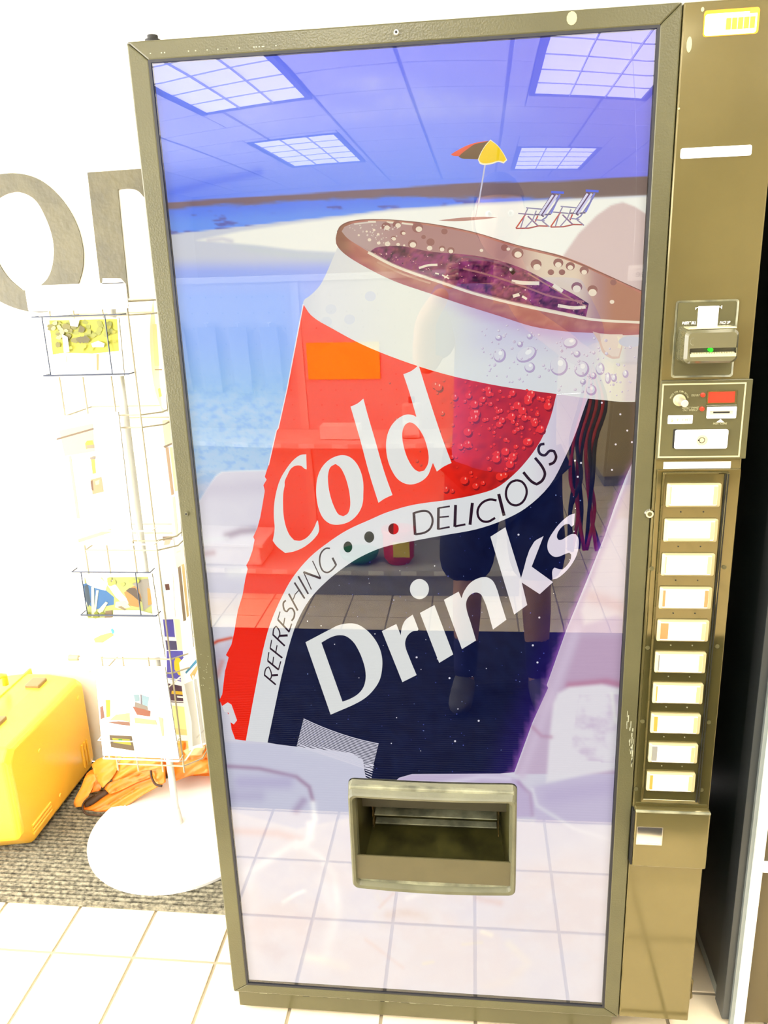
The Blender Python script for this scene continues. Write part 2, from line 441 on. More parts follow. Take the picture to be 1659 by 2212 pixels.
class Paint:
    def __init__(s, X, Y): s.X = X; s.Y = Y; s.C = np.zeros(X.shape + (3,))
    def mix(s, col, a):
        a = np.clip(a, 0, 1)[..., None]; s.C = s.C * (1 - a) + np.asarray(col, float) * a
    def dist(s, pts, closed=False):
        d = np.full(s.X.shape, 1e9); n = len(pts)
        for i in range(n if closed else n - 1):
            (x0, y0), (x1, y1) = pts[i], pts[(i + 1) % n]; dx, dy = x1 - x0, y1 - y0
            t = np.clip(((s.X - x0) * dx + (s.Y - y0) * dy) / (dx * dx + dy * dy + 1e-9), 0, 1)
            d = np.minimum(d, np.hypot(s.X - x0 - t * dx, s.Y - y0 - t * dy))
        return d
    def brush(s, pts, w, col, a=1.0): s.mix(col, a * np.exp(-(s.dist(pts) / w) ** 2))
    def fill(s, poly, col, a=1.0, soft=4.0):
        d = s.dist(poly, True); i = pip(s.X, s.Y, poly); sd = np.where(i, d, -d)
        s.mix(col, a * sm(-soft, soft, sd))

XL, XR, ZT, ZB = -0.507, 0.4185, 1.840, 0.0615
XI0, XI1, ZI0, ZI1 = -0.476, 0.2545, 0.083, 1.8135
XF = 0.2835
ART_Y = 0.010
NXg, NZg = 340, 740
gx, gz = np.meshgrid(np.linspace(XI0 - .006, XI1 + .006, NXg), np.linspace(ZI1 + .006, ZI0 - .006, NZg))
A = Paint(*proj(gx, gz, ART_Y))
X, Y = A.X, A.Y
n1 = fbm(X / 130, Y / 90); n2 = fbm(X / 35, Y / 28); n3 = fbm(X / 60 + 9, Y / 14 + 3); n4 = fbm((X + Y) / 16, (Y - X * 0.4) / 11)
# sky
t = sm(80, 430, Y)[..., None]
A.C = np.array([112, 126, 255.]) * (1 - t) + np.array([122, 154, 255.]) * t
A.mix((122, 104, 232), 0.55 * sm(900, 1420, X)); A.mix((84, 120, 252), 0.5 * sm(650, 330, X))
for cx, cy, rx, ry, a in ((800, 182, 70, 20, .4), (905, 225, 90, 30, .45), (560, 240, 80, 40, .3), (1050, 235, 80, 25, .25), (760, 250, 50, 18, .3)):
    A.mix((170, 180, 245), a * np.exp(-((X - cx) / rx) ** 2 - ((Y - cy) / ry) ** 2) * (0.4 + 1.2 * n2))
A.brush([(370, 415), (450, 395), (560, 372)], 9, (70, 110, 250), .6)  # deep blue band of the mirrored soffit painted into the sky
# far land and sea
land = line_y([(330, 439), (760, 412), (860, 406), (1000, 396), (1200, 392), (1420, 380)], X) + 2 * (n3 - .5)
sea = line_y([(330, 453), (560, 440), (760, 430), (900, 425), (1000, 427), (1200, 429), (1420, 431)], X) + 14 * (n3 - .5)
sand = line_y([(330, 509), (368, 506), (500, 492), (620, 478), (760, 463), (840, 452), (1000, 441), (1150, 432), (1320, 424), (1420, 420)], X)
A.mix((126, 106, 122), sm(-1.5, 1.5, Y - land)); A.mix((116, 100, 88), .6 * sm(900, 1350, X) * sm(-1.5, 1.5, Y - land))
A.mix((88, 132, 250), sm(-4, 4, Y - sea)); A.mix((106, 160, 252), sm(0, 40, Y - sea) * .8)
A.mix((84, 70, 150), .6 * sm(.60, .72, n3) * sm(0, 4, Y - sea))
# sand and shallow water
edge = Y - sand
A.mix((206, 212, 226), sm(-1.5, 1.5, edge))
spit = pip(X, Y, [(425, 519), (520, 497), (640, 480), (760, 466), (1000, 440), (1430, 418), (1430, 640), (760, 640), (735, 546), (640, 542), (560, 531), (480, 523)])
A.fill([(425, 519), (520, 499), (640, 482), (760, 467), (840, 456), (1000, 445), (1200, 434), (1430, 422), (1430, 900), (700, 900), (735, 546), (640, 541), (560, 531), (470, 523)], (250, 251, 240), 1, 4)
A.brush([(450, 519), (480, 516), (500, 521)], 5, (206, 206, 220), .7)
A.fill([(500, 529), (560, 534), (640, 545), (735, 549), (735, 575), (640, 560), (540, 545)], (206, 216, 220), .8, 9)
wat = sm(548, 590, Y) * sm(745, 735, X) * sm(-1, 1, 900 - X)
wcol = [(540, (196, 200, 240)), (585, (158, 180, 252)), (640, (138, 178, 255)), (740, (144, 184, 255)), (850, (150, 198, 244)), (1040, (176, 210, 240)), (1110, (180, 212, 240))]
ys = [q[0] for q in wcol]; wc = np.stack([np.interp(Y, ys, [q[1][k] for q in wcol]) for k in range(3)], -1)
a = (wat * (X < 745))[..., None]; A.C = A.C * (1 - a) + wc * a
A.mix((170, 182, 250), .7 * sm(590, 700, X) * sm(555, 620, Y) * sm(760, 660, Y) * (X < 745))
A.mix((178, 208, 240), .75 * sm(.42, .78, n4) * sm(800, 900, Y) * (Y < 1120) * (X < 745))
A.mix((110, 164, 244), .4 * sm(.5, .25, n4) * sm(780, 900, Y) * (Y < 1120) * (X < 745))
# pink hill at the right
hill = [(1195, 600), (1215, 555), (1250, 505), (1290, 465), (1320, 444), (1345, 437), (1372, 447), (1430, 485), (1430, 660), (1250, 640)]
A.fill(hill, (216, 192, 188), .95, 3); A.mix((226, 205, 200), .5 * n1 * pip(X, Y, hill))
# right side below the can band: pinks, pale strips
rt = sm(1000, 1005, Y) * (X > 1000)
A.mix((205, 190, 205), rt * sm(1180, 1260, X + (Y - 1100) * .3) )
# lower ice field over everything beyond the can
ice = ((X < 620) & (Y > 1018)) | (Y > 1560) | ((X > 1100) & (Y > 900))
base = np.stack([212 + 18 * n1, 208 + 20 * n1, 226 + 10 * n1], -1)
A.C = np.where(ice[..., None], base, A.C)
tl = pip(X, Y, [(405, 1112), (423, 1095), (465, 1030), (478, 1020), (575, 1017), (640, 1017), (640, 1640), (400, 1640)])
wat2 = (~tl) & (X < 620) & (Y > 1015) & (Y < 1150)
A.C = np.where(wat2[..., None], np.stack([150 + 30 * sm(.4, .75, n4), 192 + 16 * sm(.4, .75, n4), 235 + 0 * X], -1), A.C)
A.brush([(423, 1095), (465, 1030), (480, 1019), (575, 1016)], 1.6, (236, 240, 245), .9)
TLc = (X < 640)
def tb(pts, w, col, a): A.brush(pts, w, col, a)
tb([(430, 1060), (560, 1050)], 22, (196, 190, 212), .5); tb([(490, 1157), (520, 1148), (550, 1145)], 8, (150, 132, 160), .8)
tb([(432, 1170), (490, 1162)], 6, (222, 225, 232), .7); tb([(430, 1198), (460, 1194)], 7, (188, 160, 178), .7)
tb([(500, 1238), (530, 1236)], 14, (238, 238, 240), .9); tb([(440, 1275), (560, 1270)], 26, (208, 208, 226), .6)
tb([(435, 1320), (520, 1310)], 24, (214, 206, 206), .6); tb([(450, 1345), (520, 1335)], 12, (226, 230, 230), .7)
tb([(447, 1398), (470, 1385), (500, 1378)], 3.2, (225, 60, 25), .9); tb([(450, 1440), (500, 1400)], 20, (196, 180, 200), .6)
tb([(480, 1430), (470, 1460)], 6, (214, 130, 120), .5); tb([(470, 1500), (470, 1560)], 14, (205, 205, 222), .6)
# bottom ice cubes
A.fill([(484, 1603), (600, 1607), (760, 1626), (784, 1640), (792, 1690), (788, 1760), (640, 1790), (490, 1750)], (205, 206, 228), .8, 5)
tb([(490, 1655), (560, 1660), (640, 1678), (668, 1700), (676, 1730)], 5, (168, 140, 170), .75); tb([(520, 1690), (620, 1690)], 16, (186, 178, 215), .7)
tb([(500, 1720), (560, 1720)], 14, (180, 172, 208), .5); tb([(640, 1750), (655, 1730)], 9, (160, 135, 175), .5)
tb([(676, 1735), (680, 1770), (668, 1800), (662, 1825)], 7, (248, 248, 252), .9); tb([(645, 1615), (780, 1640)], 12, (216, 218, 232), .6)
tb([(500, 1795), (600, 1800), (650, 1815)], 10, (222, 192, 196), .6)
tb([(545, 1880), (600, 1845), (640, 1820), (690, 1850), (722, 1890), (730, 1960), (705, 2060)], 9, (246, 244, 248), .85); tb([(668, 1780), (672, 1810), (640, 1830)], 8, (248, 246, 250), .9); tb([(700, 1900), (718, 1990), (700, 2080)], 16, (244, 242, 246), .6)
tb([(610, 1955), (640, 1930), (660, 1925)], 4, (236, 238, 242), .8); tb([(535, 1890), (548, 1960), (552, 2050)], 15, (242, 240, 246), .7); tb([(560, 2000), (640, 1990), (660, 2060)], 26, (226, 208, 216), .6)
tb([(560, 2040), (600, 2060)], 26, (214, 196, 204), .6); tb([(665, 2068), (690, 2072), (745, 2088)], 12, (250, 248, 236), .85); tb([(612, 1948), (632, 1936), (655, 1925)], 4, (255, 255, 255), .9)
tb([(815, 1935), (830, 1960), (810, 1975), (830, 2000)], 6, (224, 222, 228), .7); tb([(840, 1975), (880, 1972), (920, 1982)], 10, (206, 186, 184), .8); tb([(880, 1940), (930, 1925), (960, 1930)], 7, (244, 242, 246), .7); tb([(820, 1960), (850, 1930)], 4, (214, 180, 180), .5)
tb([(790, 2030), (830, 2060), (870, 2090)], 5, (222, 190, 188), .6); tb([(920, 1930), (930, 2010), (900, 2090)], 18, (222, 220, 226), .5)
tb([(1042, 2014), (1060, 2020)], 6, (255, 254, 236), 1); tb([(1000, 2040), (1040, 2036)], 4, (240, 236, 205), .9); tb([(915, 2082), (935, 2078)], 4, (240, 236, 205), .8)
tb([(1030, 1940), (1080, 1950)], 8, (210, 180, 186), .6); tb([(1100, 2040), (1140, 2080), (1100, 2120), (1050, 2130)], 10, (236, 230, 222), .7)
tb([(1090, 1990), (1130, 1995)], 12, (224, 218, 228), .6)
A.fill([(845, 1697), (862, 1680), (890, 1672), (1080, 1671), (1122, 1685), (1143, 1720), (1148, 1765), (850, 1770)], (196, 178, 214), .8, 5)
tb([(860, 1706), (960, 1692), (1040, 1678), (1100, 1682)], 6, (222, 214, 236), .9)
A.fill([(1150, 1700), (1200, 1690), (1335, 1640), (1340, 1780), (1160, 1775), (1145, 1740)], (204, 192, 222), .8, 8)
tb([(1150, 1705), (1160, 1740), (1240, 1790), (1320, 1815)], 5, (228, 226, 236), .8)
tb([(1190, 1720), (1320, 1700)], 22, (190, 176, 214), .5); tb([(1150, 1760), (1145, 1715), (1120, 1690)], 5, (180, 150, 190), .6)
# right side
A.fill([(1376, 960), (1353, 1040), (1310, 1150), (1268, 1262), (1226, 1356), (1180, 1483), (1112, 1672), (1420, 1672), (1420, 900)], (203, 182, 208), 1, 2)
A.fill([(1340, 1110), (1300, 1200), (1255, 1320), (1262, 1350), (1330, 1330), (1420, 1350), (1420, 1050)], (224, 214, 222), .9, 8)
A.fill([(1420, 980), (1380, 975), (1352, 1060), (1330, 1120), (1420, 1120)], (214, 196, 200), .8, 6)
tb([(1280, 1290), (1340, 1310), (1400, 1330)], 16, (212, 176, 184), .6)
A.fill([(1252, 1372), (1352, 1372), (1352, 1500), (1210, 1490)], (192, 156, 188), .5, 14)  # mauve of the mirrored dark mat partly painted into the print
tb([(1230, 1480), (1310, 1472), (1345, 1480)], 8, (190, 120, 150), .6)
tb([(1246, 1360), (1205, 1470), (1170, 1560), (1128, 1672)], 11, (214, 196, 220), .8)
A.fill([(1195, 1520), (1205, 1498), (1230, 1484), (1300, 1478), (1350, 1490), (1345, 1660), (1180, 1690), (1186, 1600)], (236, 232, 238), .95, 6)
A.mix((198, 172, 206), .5 * sm(.35, .8, n2) * pip(X, Y, [(1250, 1500), (1345, 1500), (1340, 1650), (1230, 1640)]))
tb([(1322, 1500), (1330, 1560)], 5, (244, 244, 240), .7); tb([(1150, 1570), (1170, 1590), (1190, 1592)], 5, (186, 140, 170), .5)
# mottled frost in the lower third, warm towards the bottom
low = sm(1780, 1900, Y)
A.mix((224, 208, 212), .6 * sm(.3, .75, n1) * low); A.mix((230, 228, 236), .35 * sm(.35, .85, n2) * low)
A.mix((234, 228, 232), .4 * sm(1950, 2150, Y))
# soft edge of the back-lighting towards the frame
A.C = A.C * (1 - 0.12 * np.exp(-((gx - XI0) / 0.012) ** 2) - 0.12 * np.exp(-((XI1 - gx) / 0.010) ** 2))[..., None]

art = MB()
GAIN = 0.97
def acol(c): return lin(np.clip(c, 0, 255)) * GAIN
vs = np.stack([gx, np.full_like(gx, ART_Y), gz], -1).reshape(-1, 3)
idx = np.arange(NXg * NZg).reshape(NZg, NXg)
PH = (P(757, 1730, -.01)[0], P(1108, 1730, -.01)[0], P(930, 1915, -.01)[1], P(930, 1738, -.01)[1])   # opening for the delivery port
q = np.stack([idx[:-1, :-1], idx[1:, :-1], idx[1:, 1:], idx[:-1, 1:]], -1).reshape(-1, 4)
qc = vs[q].mean(axis=1); q = q[~((qc[:, 0] > PH[0]) & (qc[:, 0] < PH[1]) & (qc[:, 2] > PH[2]) & (qc[:, 2] < PH[3]))]
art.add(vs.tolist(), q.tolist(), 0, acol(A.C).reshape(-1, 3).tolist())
layer = [0]
def lay(px, col, holes=(), fine=None, up=True):
    """one inlaid shape of the print, its outline given where it shows in the photograph; col = colour or function(X, Y)"""
    if up: layer[0] += 1
    y = ART_Y - 0.00007 * layer[0]
    clampw = lambda p: (min(max(p[0], XI0 - .006), XI1 + .006), min(max(p[1], ZI0 - .006), ZI1 + .006))
    o = [clampw(P(*p, y)) for p in px]; hs = [[clampw(P(*p, y)) for p in h] for h in holes]
    pts = []
    if fine:
        a = np.array(px); xs = np.arange(a[:, 0].min(), a[:, 0].max(), fine); yy = np.arange(a[:, 1].min(), a[:, 1].max(), fine)
        GX, GY = np.meshgrid(xs, yy); k = pip(GX, GY, px)
        for h in holes: k &= ~pip(GX, GY, h)
        pts = [clampw(P(u, v, y)) for u, v in zip(GX[k], GY[k])]
    V, Fs = shape(o, hs, pts)
    if callable(col):
        U, W_ = proj(V[:, 0], V[:, 1], y); cc = acol(col(U, W_))
    else: cc = np.tile(acol(np.array(col, float)), (len(V), 1))
    art.add([(a, y, b) for a, b in V], [tuple(int(i) for i in f) for f in Fs], 0, cc.tolist())
def S(pts, o, s): return [(o[0] + x * s, o[1] + y * s) for x, y in pts]
def stroke(pts, w, col, w1=None, up=False, sub=0):
    pts = [np.array(p, float) for p in (curve(pts, sub, False, 60) if sub else pts)]
    L, Rr = [], []
    for i, p in enumerate(pts):
        a = pts[max(i - 1, 0)]; b = pts[min(i + 1, len(pts) - 1)]; d = b - a; l = np.linalg.norm(d); nrm = np.array([-d[1], d[0]]) / (l + 1e-9)
        ww = w if w1 is None else w + (w1 - w) * i / (len(pts) - 1)
        L.append(p + nrm * ww / 2); Rr.append(p - nrm * ww / 2)
    if up: layer[0] += 1
    y = ART_Y - 0.00007 * layer[0]
    vs = []
    for a in L + Rr: q_ = P(float(a[0]), float(a[1]), y); vs.append((min(max(q_[0], XI0 - .006), XI1 + .006), y, q_[1]))
    n = len(L); art.add(vs, [(i, i + 1, n + i + 1, n + i) for i in range(n - 1)], 0, [acol(np.array(col, float))] * len(vs))
def disc(cx, cy, rx, ry, col, rot=0.0, n=14, up=False):
    if up: layer[0] += 1
    y = ART_Y - 0.00007 * layer[0]; vs = []
    for i in range(n):
        a = 2 * math.pi * i / n; u, v = rx * math.cos(a), ry * math.sin(a)
        q_ = P(cx + u * math.cos(rot) - v * math.sin(rot), cy + u * math.sin(rot) + v * math.cos(rot), y); vs.append((min(max(q_[0], XI0 - .006), XI1 + .006), y, q_[1]))
    art.add(vs, [tuple(range(n))], 0, [acol(np.array(col, float))] * n)

# --- umbrella and beach chairs
o6, s6 = (960, 290), 0.217
stroke(S([(405, 300), (372, 500), (340, 690)], o6, s6), 3.2, (205, 205, 225), up=True)
stroke(S([(335, 690), (310, 825)], o6, s6), 1.5, (205, 200, 200))
lay(curve(S([(-60, 858), (0, 850), (180, 830), (400, 822), (530, 828), (400, 845), (100, 866)], o6, s6), 3), (188, 138, 128))
lay(curve(S([(440, 66), (330, 80), (230, 110), (130, 160), (65, 200), (90, 215), (150, 218), (240, 150), (330, 110)], o6, s6), 3), (238, 92, 62))
lay(curve(S([(455, 62), (400, 78), (300, 100), (240, 140), (180, 185), (140, 222), (170, 240), (250, 246), (335, 250), (365, 180), (420, 100)], o6, s6), 3), (112, 84, 56))
lay(curve(S([(458, 52), (530, 110), (590, 190), (625, 257), (590, 292), (540, 276), (480, 295), (390, 306), (352, 294), (332, 252), (360, 185), (410, 105)], o6, s6), 3), (250, 240, 205))
lay(curve(S([(458, 64), (525, 112), (585, 192), (615, 252), (588, 276), (540, 262), (480, 280), (390, 290), (358, 276), (342, 250), (365, 190), (414, 110)], o6, s6), 3), (252, 214, 22))
for dx, dy in ((0, 0), (345, -14)):
    def cs(pts, w, col, up=False): stroke(S([(x + dx, y + dy) for x, y in pts], o6, s6), w, col, up=up)
    cs([(1062, 575), (1190, 582)], 5, (82, 110, 240), up=True); cs([(1150, 600), (1060, 790)], 4, (120, 130, 225))
    cs([(1100, 600), (960, 810)], 13, (96, 72, 120)); cs([(1080, 605), (950, 800)], 4.5, (226, 226, 248), True); cs([(1122, 605), (985, 808)], 4.5, (214, 214, 245))
    cs([(1140, 640), (1010, 830), (960, 862)], 3, (128, 128, 180)); cs([(812, 732), (990, 748)], 2.6, (140, 138, 175)); cs([(735, 788), (890, 802)], 2.6, (130, 125, 160))
    cs([(830, 740), (800, 800), (760, 930)], 2.6, (140, 134, 170)); cs([(812, 790), (712, 936)], 3.0, (196, 84, 74)); cs([(830, 815), (935, 915)], 3.2, (140, 110, 150))
    cs([(915, 760), (880, 850), (800, 940)], 2.6, (150, 140, 175)); cs([(930, 810), (905, 870)], 3, (190, 80, 80)); cs([(712, 938), (840, 935), (940, 912), (1030, 915)], 3, (176, 82, 84))
    cs([(900, 800), (1010, 800), (1060, 795)], 3, (96, 84, 120)); cs([(900, 850), (1000, 862)], 2.6, (150, 145, 185)); cs([(975, 865), (1045, 922)], 2.8, (150, 140, 170))

# --- the can: shoulder band, rim, drink
oc, sc = (640, 460), 0.22906
oc2, sc2 = (1000, 500), 0.25316
band_low = [(655, 657), (672, 681), (720, 711), (780, 743), (860, 776), (960, 808), (1080, 834), (1201, 851), (1262, 861), (1340, 867), (1392, 865)]
band = [(729, 535), (718, 560), (705, 590), (690, 618), (668, 640), (657, 648)] + band_low + [(1392, 700), (1300, 690), (1100, 640), (900, 590), (780, 545)]
def band_c(x, y):
    c = np.stack([224 + 0 * x, 226 + 0 * x, 228 + 0 * x], -1); a = (np.exp(-((x - 900) / 140) ** 2) * .8)[:, None]
    c = c * (1 - a) + np.array([236, 238, 220.]) * a
    a = (sm(960, 1080, x) * sm(800, 720, y) * .6)[:, None]; c = c * (1 - a) + np.array([204, 198, 224.]) * a
    up = np.interp(x, [851, 929, 1006, 1083, 1150, 1223, 1295], [607, 634, 660, 684, 705, 716, 720]); a = (sm(34, 0, y - up) * sm(900, 1060, x) * .6)[:, None]; c = c * (1 - a) + np.array([196, 160, 206.]) * a
    a = (sm(700, 655, x) * .5)[:, None]; c = c * (1 - a) + np.array([200, 205, 215.]) * a
    a = (sm(1270, 1330, x) * .9)[:, None]; c = c * (1 - a) + np.array([232, 228, 206.]) * a
    a = (sm(1338, 1350, x) * .8)[:, None]; c = c * (1 - a) + np.array([214, 202, 206.]) * a
    return c
lay(curve(band, 4, True, 50), band_c, fine=14)
top_edge = [(725, 515), (728, 502), (733, 490), (744, 482), (759, 477), (809, 473), (869, 476), (938, 484), (1020, 500), (1114, 528), (1177, 543), (1209, 551), (1253, 567), (1304, 590), (1354, 613), (1396, 632)]
rim_low = [(1396, 722), (1345, 724), (1295, 720), (1223, 716), (1150, 705), (1083, 684), (1006, 660), (929, 634), (851, 607), (779, 571), (745, 549), (731, 535), (726, 526)]
def rim_c(x, y):
    c = np.stack([176 + 0 * x, 106 + 0 * x, 98 + 0 * x], -1)
    k = fbm(x / 22, y / 12); a = (sm(.3, .75, k) * .7)[:, None]; c = c * (1 - a) + np.array([204, 142, 122.]) * a
    lo = np.interp(x, [p[0] for p in rim_low[::-1]], [p[1] for p in rim_low[::-1]]); a = (sm(14, 2, lo - y) * .5)[:, None]; c = c * (1 - a) + np.array([168, 84, 112.]) * a
    a = (sm(770, 735, x) * .6)[:, None]; c = c * (1 - a) + np.array([118, 84, 66.]) * a
    a = (np.exp(-((x - 830) / 26) ** 2) * .5)[:, None]; c = c * (1 - a) + np.array([214, 178, 150.]) * a
    return c
lay(curve(top_edge, 4, False)[:-1] + curve(rim_low, 4, False), rim_c, fine=9)
lip = [(738, 500), (750, 514), (777, 532), (814, 554), (846, 571), (892, 589), (961, 612), (1020, 632), (1051, 640), (1127, 659), (1203, 675), (1278, 689), (1354, 697), (1396, 697)]
back = [(1396, 640), (1354, 619), (1304, 596), (1253, 573), (1209, 557), (1114, 534), (1020, 505), (938, 489), (869, 481), (809, 478), (765, 482), (744, 490)]
def back_c(x, y):
    c = np.stack([176 + 0 * x, 132 + 0 * x, 132 + 0 * x], -1)
    a = (sm(900, 770, x) * .7)[:, None]; c = c * (1 - a) + np.array([190, 172, 168.]) * a
    a = (sm(1090, 1180, x) * sm(1300, 1240, x) * .9)[:, None]; c = c * (1 - a) + np.array([232, 216, 190.]) * a
    a = (sm(1290, 1330, x) * .7)[:, None]; c = c * (1 - a) + np.array([180, 120, 90.]) * a
    return c
lay(curve(lip, 4, False)[:-1] + curve(back, 4, False), back_c, fine=9)
liq = [(762, 523), (800, 543), (812, 535), (835, 532), (869, 532), (926, 543), (985, 548), (1025, 552), (1089, 566), (1142, 586), (1192, 612), (1240, 636), (1272, 656), (1266, 684), (1203, 671), (1127, 655), (1051, 636), (1020, 628), (961, 608), (892, 585), (846, 567), (814, 550)]
def liq_c(x, y):
    k = fbm(x / 13, y / 8); j = fbm(x / 7 + 5, y / 6)
    q_ = sm(.35, .65, fbm(x / 28 + 3, y / 14 + 1)); c = np.stack([66 + 90 * k + 30 * q_, 22 + 44 * k + 14 * q_, 48 + 66 * k + 30 * q_], -1)
    a = (sm(.55, .72, j) * .55)[:, None]; c = c * (1 - a) + np.array([176, 96, 104.]) * a
    a = (sm(.5, .3, j) * sm(.5, .4, k) * .8)[:, None]; c = c * (1 - a) + np.array([44, 18, 50.]) * a
    return c
lay(curve(liq, 4), liq_c, fine=4)
# lip highlight
stroke([(795, 545), (846, 572), (892, 590), (961, 613), (1020, 633), (1127, 660), (1203, 676), (1278, 690), (1390, 697)], 5.5, (240, 228, 205), up=True, sub=4)
stroke([(815, 566), (870, 592), (930, 612)], 4, (206, 160, 138), sub=3)
stroke([(728, 500), (745, 483), (809, 474), (869, 477), (938, 485), (1020, 501), (1114, 529), (1209, 553), (1304, 592), (1392, 631)], 1.6, (120, 84, 78), sub=4)
stroke([(765, 484), (800, 480)], 3, (222, 212, 200), up=True)
for a_, b_ in (((795, 479), (812, 479)), ((835, 480), (850, 481)), ((868, 482), (892, 485))): stroke([a_, b_], 4, (236, 226, 205))
layer[0] += 1
for x_, y_, r_ in ((834, 489, 10), (857, 485, 9), (902, 492, 12), (870, 503, 6), (850, 515, 6), (930, 523, 9), (891, 527, 10), (955, 537, 7), (974, 541, 8), (1118, 547, 13), (1158, 571, 12), (1206, 568, 11), (1232, 575, 10), (1262, 584, 10), (1190, 588, 7), (1214, 588, 7), (1246, 620, 12), (1280, 626, 11), (960, 500, 7), (915, 512, 5), (1090, 535, 8), (1325, 610, 7)):
    disc(x_, y_, r_, r_ * .9, (150, 100, 98), up=False)
layer[0] += 1
for x_, y_, r_ in ((836, 492, 6), (860, 487, 6), (905, 495, 7), (872, 504, 4), (851, 516, 4.5), (928, 536, 6), (892, 529, 7), (837, 527, 6), (860, 528, 4), (873, 530, 2.5), (955, 539, 5), (974, 543, 5), (1119, 550, 8), (1160, 577, 8), (1206, 572, 7), (1232, 578, 6), (1262, 588, 6), (1246, 624, 9), (1280, 632, 9), (818, 525, 4), (798, 518, 4), (775, 508, 2.5), (808, 497, 3), (792, 500, 2.5), (817, 506, 3), (1040, 541, 4), (1098, 538, 4), (1322, 652, 5)):
    disc(x_, y_, r_, r_ * .85, (238, 224, 202))
for k in range(70):
    x_ = random.uniform(750, 860); y_ = random.uniform(486, 530)
    if y_ < 490 + (x_ - 750) * .45: disc(x_, y_, random.uniform(.8, 2.2), random.uniform(.8, 2), (220, 208, 198), n=6)
# glints and ice in the drink
layer[0] += 1
for pts, w_ in (([(905, 579), (925, 573), (945, 572)], 5), ([(1105, 608), (1130, 611), (1165, 612)], 8), ([(1195, 616), (1215, 630)], 9), ([(1205, 660), (1240, 665), (1265, 663)], 7), ([(1108, 640), (1122, 636)], 7), ([(1128, 640), (1138, 646)], 5), ([(955, 594), (970, 602)], 3), ([(960, 601), (968, 594)], 3), ([(940, 590), (948, 592)], 3)):
    stroke(pts, w_, (240, 228, 205), sub=3)
stroke([(1000, 580), (1060, 595), (1140, 622), (1190, 640), (1262, 652)], 4, (170, 110, 112), sub=4); stroke([(1140, 590), (1190, 620), (1240, 648), (1268, 662)], 3, (176, 122, 112), sub=4)
stroke([(985, 566), (1000, 556), (1040, 560), (1090, 572), (1120, 588)], 4, (128, 76, 104), sub=4); stroke([(1105, 583), (1112, 590)], 12, (24, 18, 18)); disc(1104, 582, 4, 4, (238, 226, 208))
for k in range(90):
    x_ = random.uniform(810, 1260); y0_ = line_y([(800, 545), (1025, 556), (1142, 590), (1272, 660)], x_); y1_ = line_y([(814, 550), (892, 583), (1020, 626), (1272, 684)], x_)
    if y1_ > y0_ + 2: disc(x_, random.uniform(float(y0_), float(y1_)), random.uniform(.7, 1.9), random.uniform(.7, 1.5), random.choice([(232, 190, 190), (150, 90, 110), (40, 20, 40), (206, 130, 130)]), n=6)
# drip at the right and the pale sheet behind it
lay(curve([(1280, 716), (1300, 721), (1345, 722), (1344, 750), (1338, 774), (1322, 775), (1302, 762), (1294, 740)], 4), (222, 192, 176))
lay(curve([(1296, 722), (1345, 723), (1343, 745), (1336, 770), (1322, 770), (1306, 757), (1299, 740)], 4), (232, 214, 198))
stroke([(1336, 726), (1340, 740), (1337, 752)], 7, (240, 232, 200)); disc(1362, 738, 26, 12, (206, 206, 216), up=True)
# drops on the shoulder band
layer[0] += 1
big = [(1136, 764, 22, 14, -.5), (1206, 789, 18, 19, 0), (1255, 795, 15, 16, 0), (1231, 739, 14, 10, -.2), (1143, 792, 10, 10, 0), (1078, 766, 12, 14, .3), (1295, 795, 8, 12, 0), (1312, 815, 5, 11, 0), (1276, 841, 10, 10, 0), (1245, 763, 6, 6, 0), (1143, 725, 5, 5, 0), (1122, 742, 5, 5, 0), (1076, 728, 6, 5, 0), (1280, 810, 6, 6, 0), (1350, 806, 5, 7, 0), (1325, 815, 5, 7, 0), (1258, 823, 5, 5, 0)]
for x_, y_, a_, b_, r_ in big: disc(x_ + 1.5, y_ + 2, a_ + 1.5, b_ + 1.5, (186, 168, 200), r_, 18)
layer[0] += 1
for x_, y_, a_, b_, r_ in big: disc(x_, y_, a_ - 1, b_ - 1, (224, 222, 228), r_, 18)
layer[0] += 1
for x_, y_, a_, b_, r_ in big: disc(x_ + a_ * .25, y_ - b_ * .25, a_ * .35, b_ * .35, (244, 244, 240), r_, 10)
for k in range(120):
    x_ = random.uniform(1040, 1380); y_ = random.uniform(float(line_y([(1040, 690), (1200, 725), (1380, 735)], x_)), float(line_y([(1040, 815), (1200, 842), (1380, 858)], x_)) )
    r_ = random.choice([1, 1.3, 1.6, 2.2, 3]); disc(x_ + .8, y_ + .9, r_ + .6, r_ + .6, (194, 176, 200), n=7)
    disc(x_, y_, r_, r_, (236, 234, 236), n=7)
for x_, y_ in ((705, 695), (755, 690), (715, 668), (800, 640)): disc(x_, y_, 12, 11, (218, 222, 226), n=16)

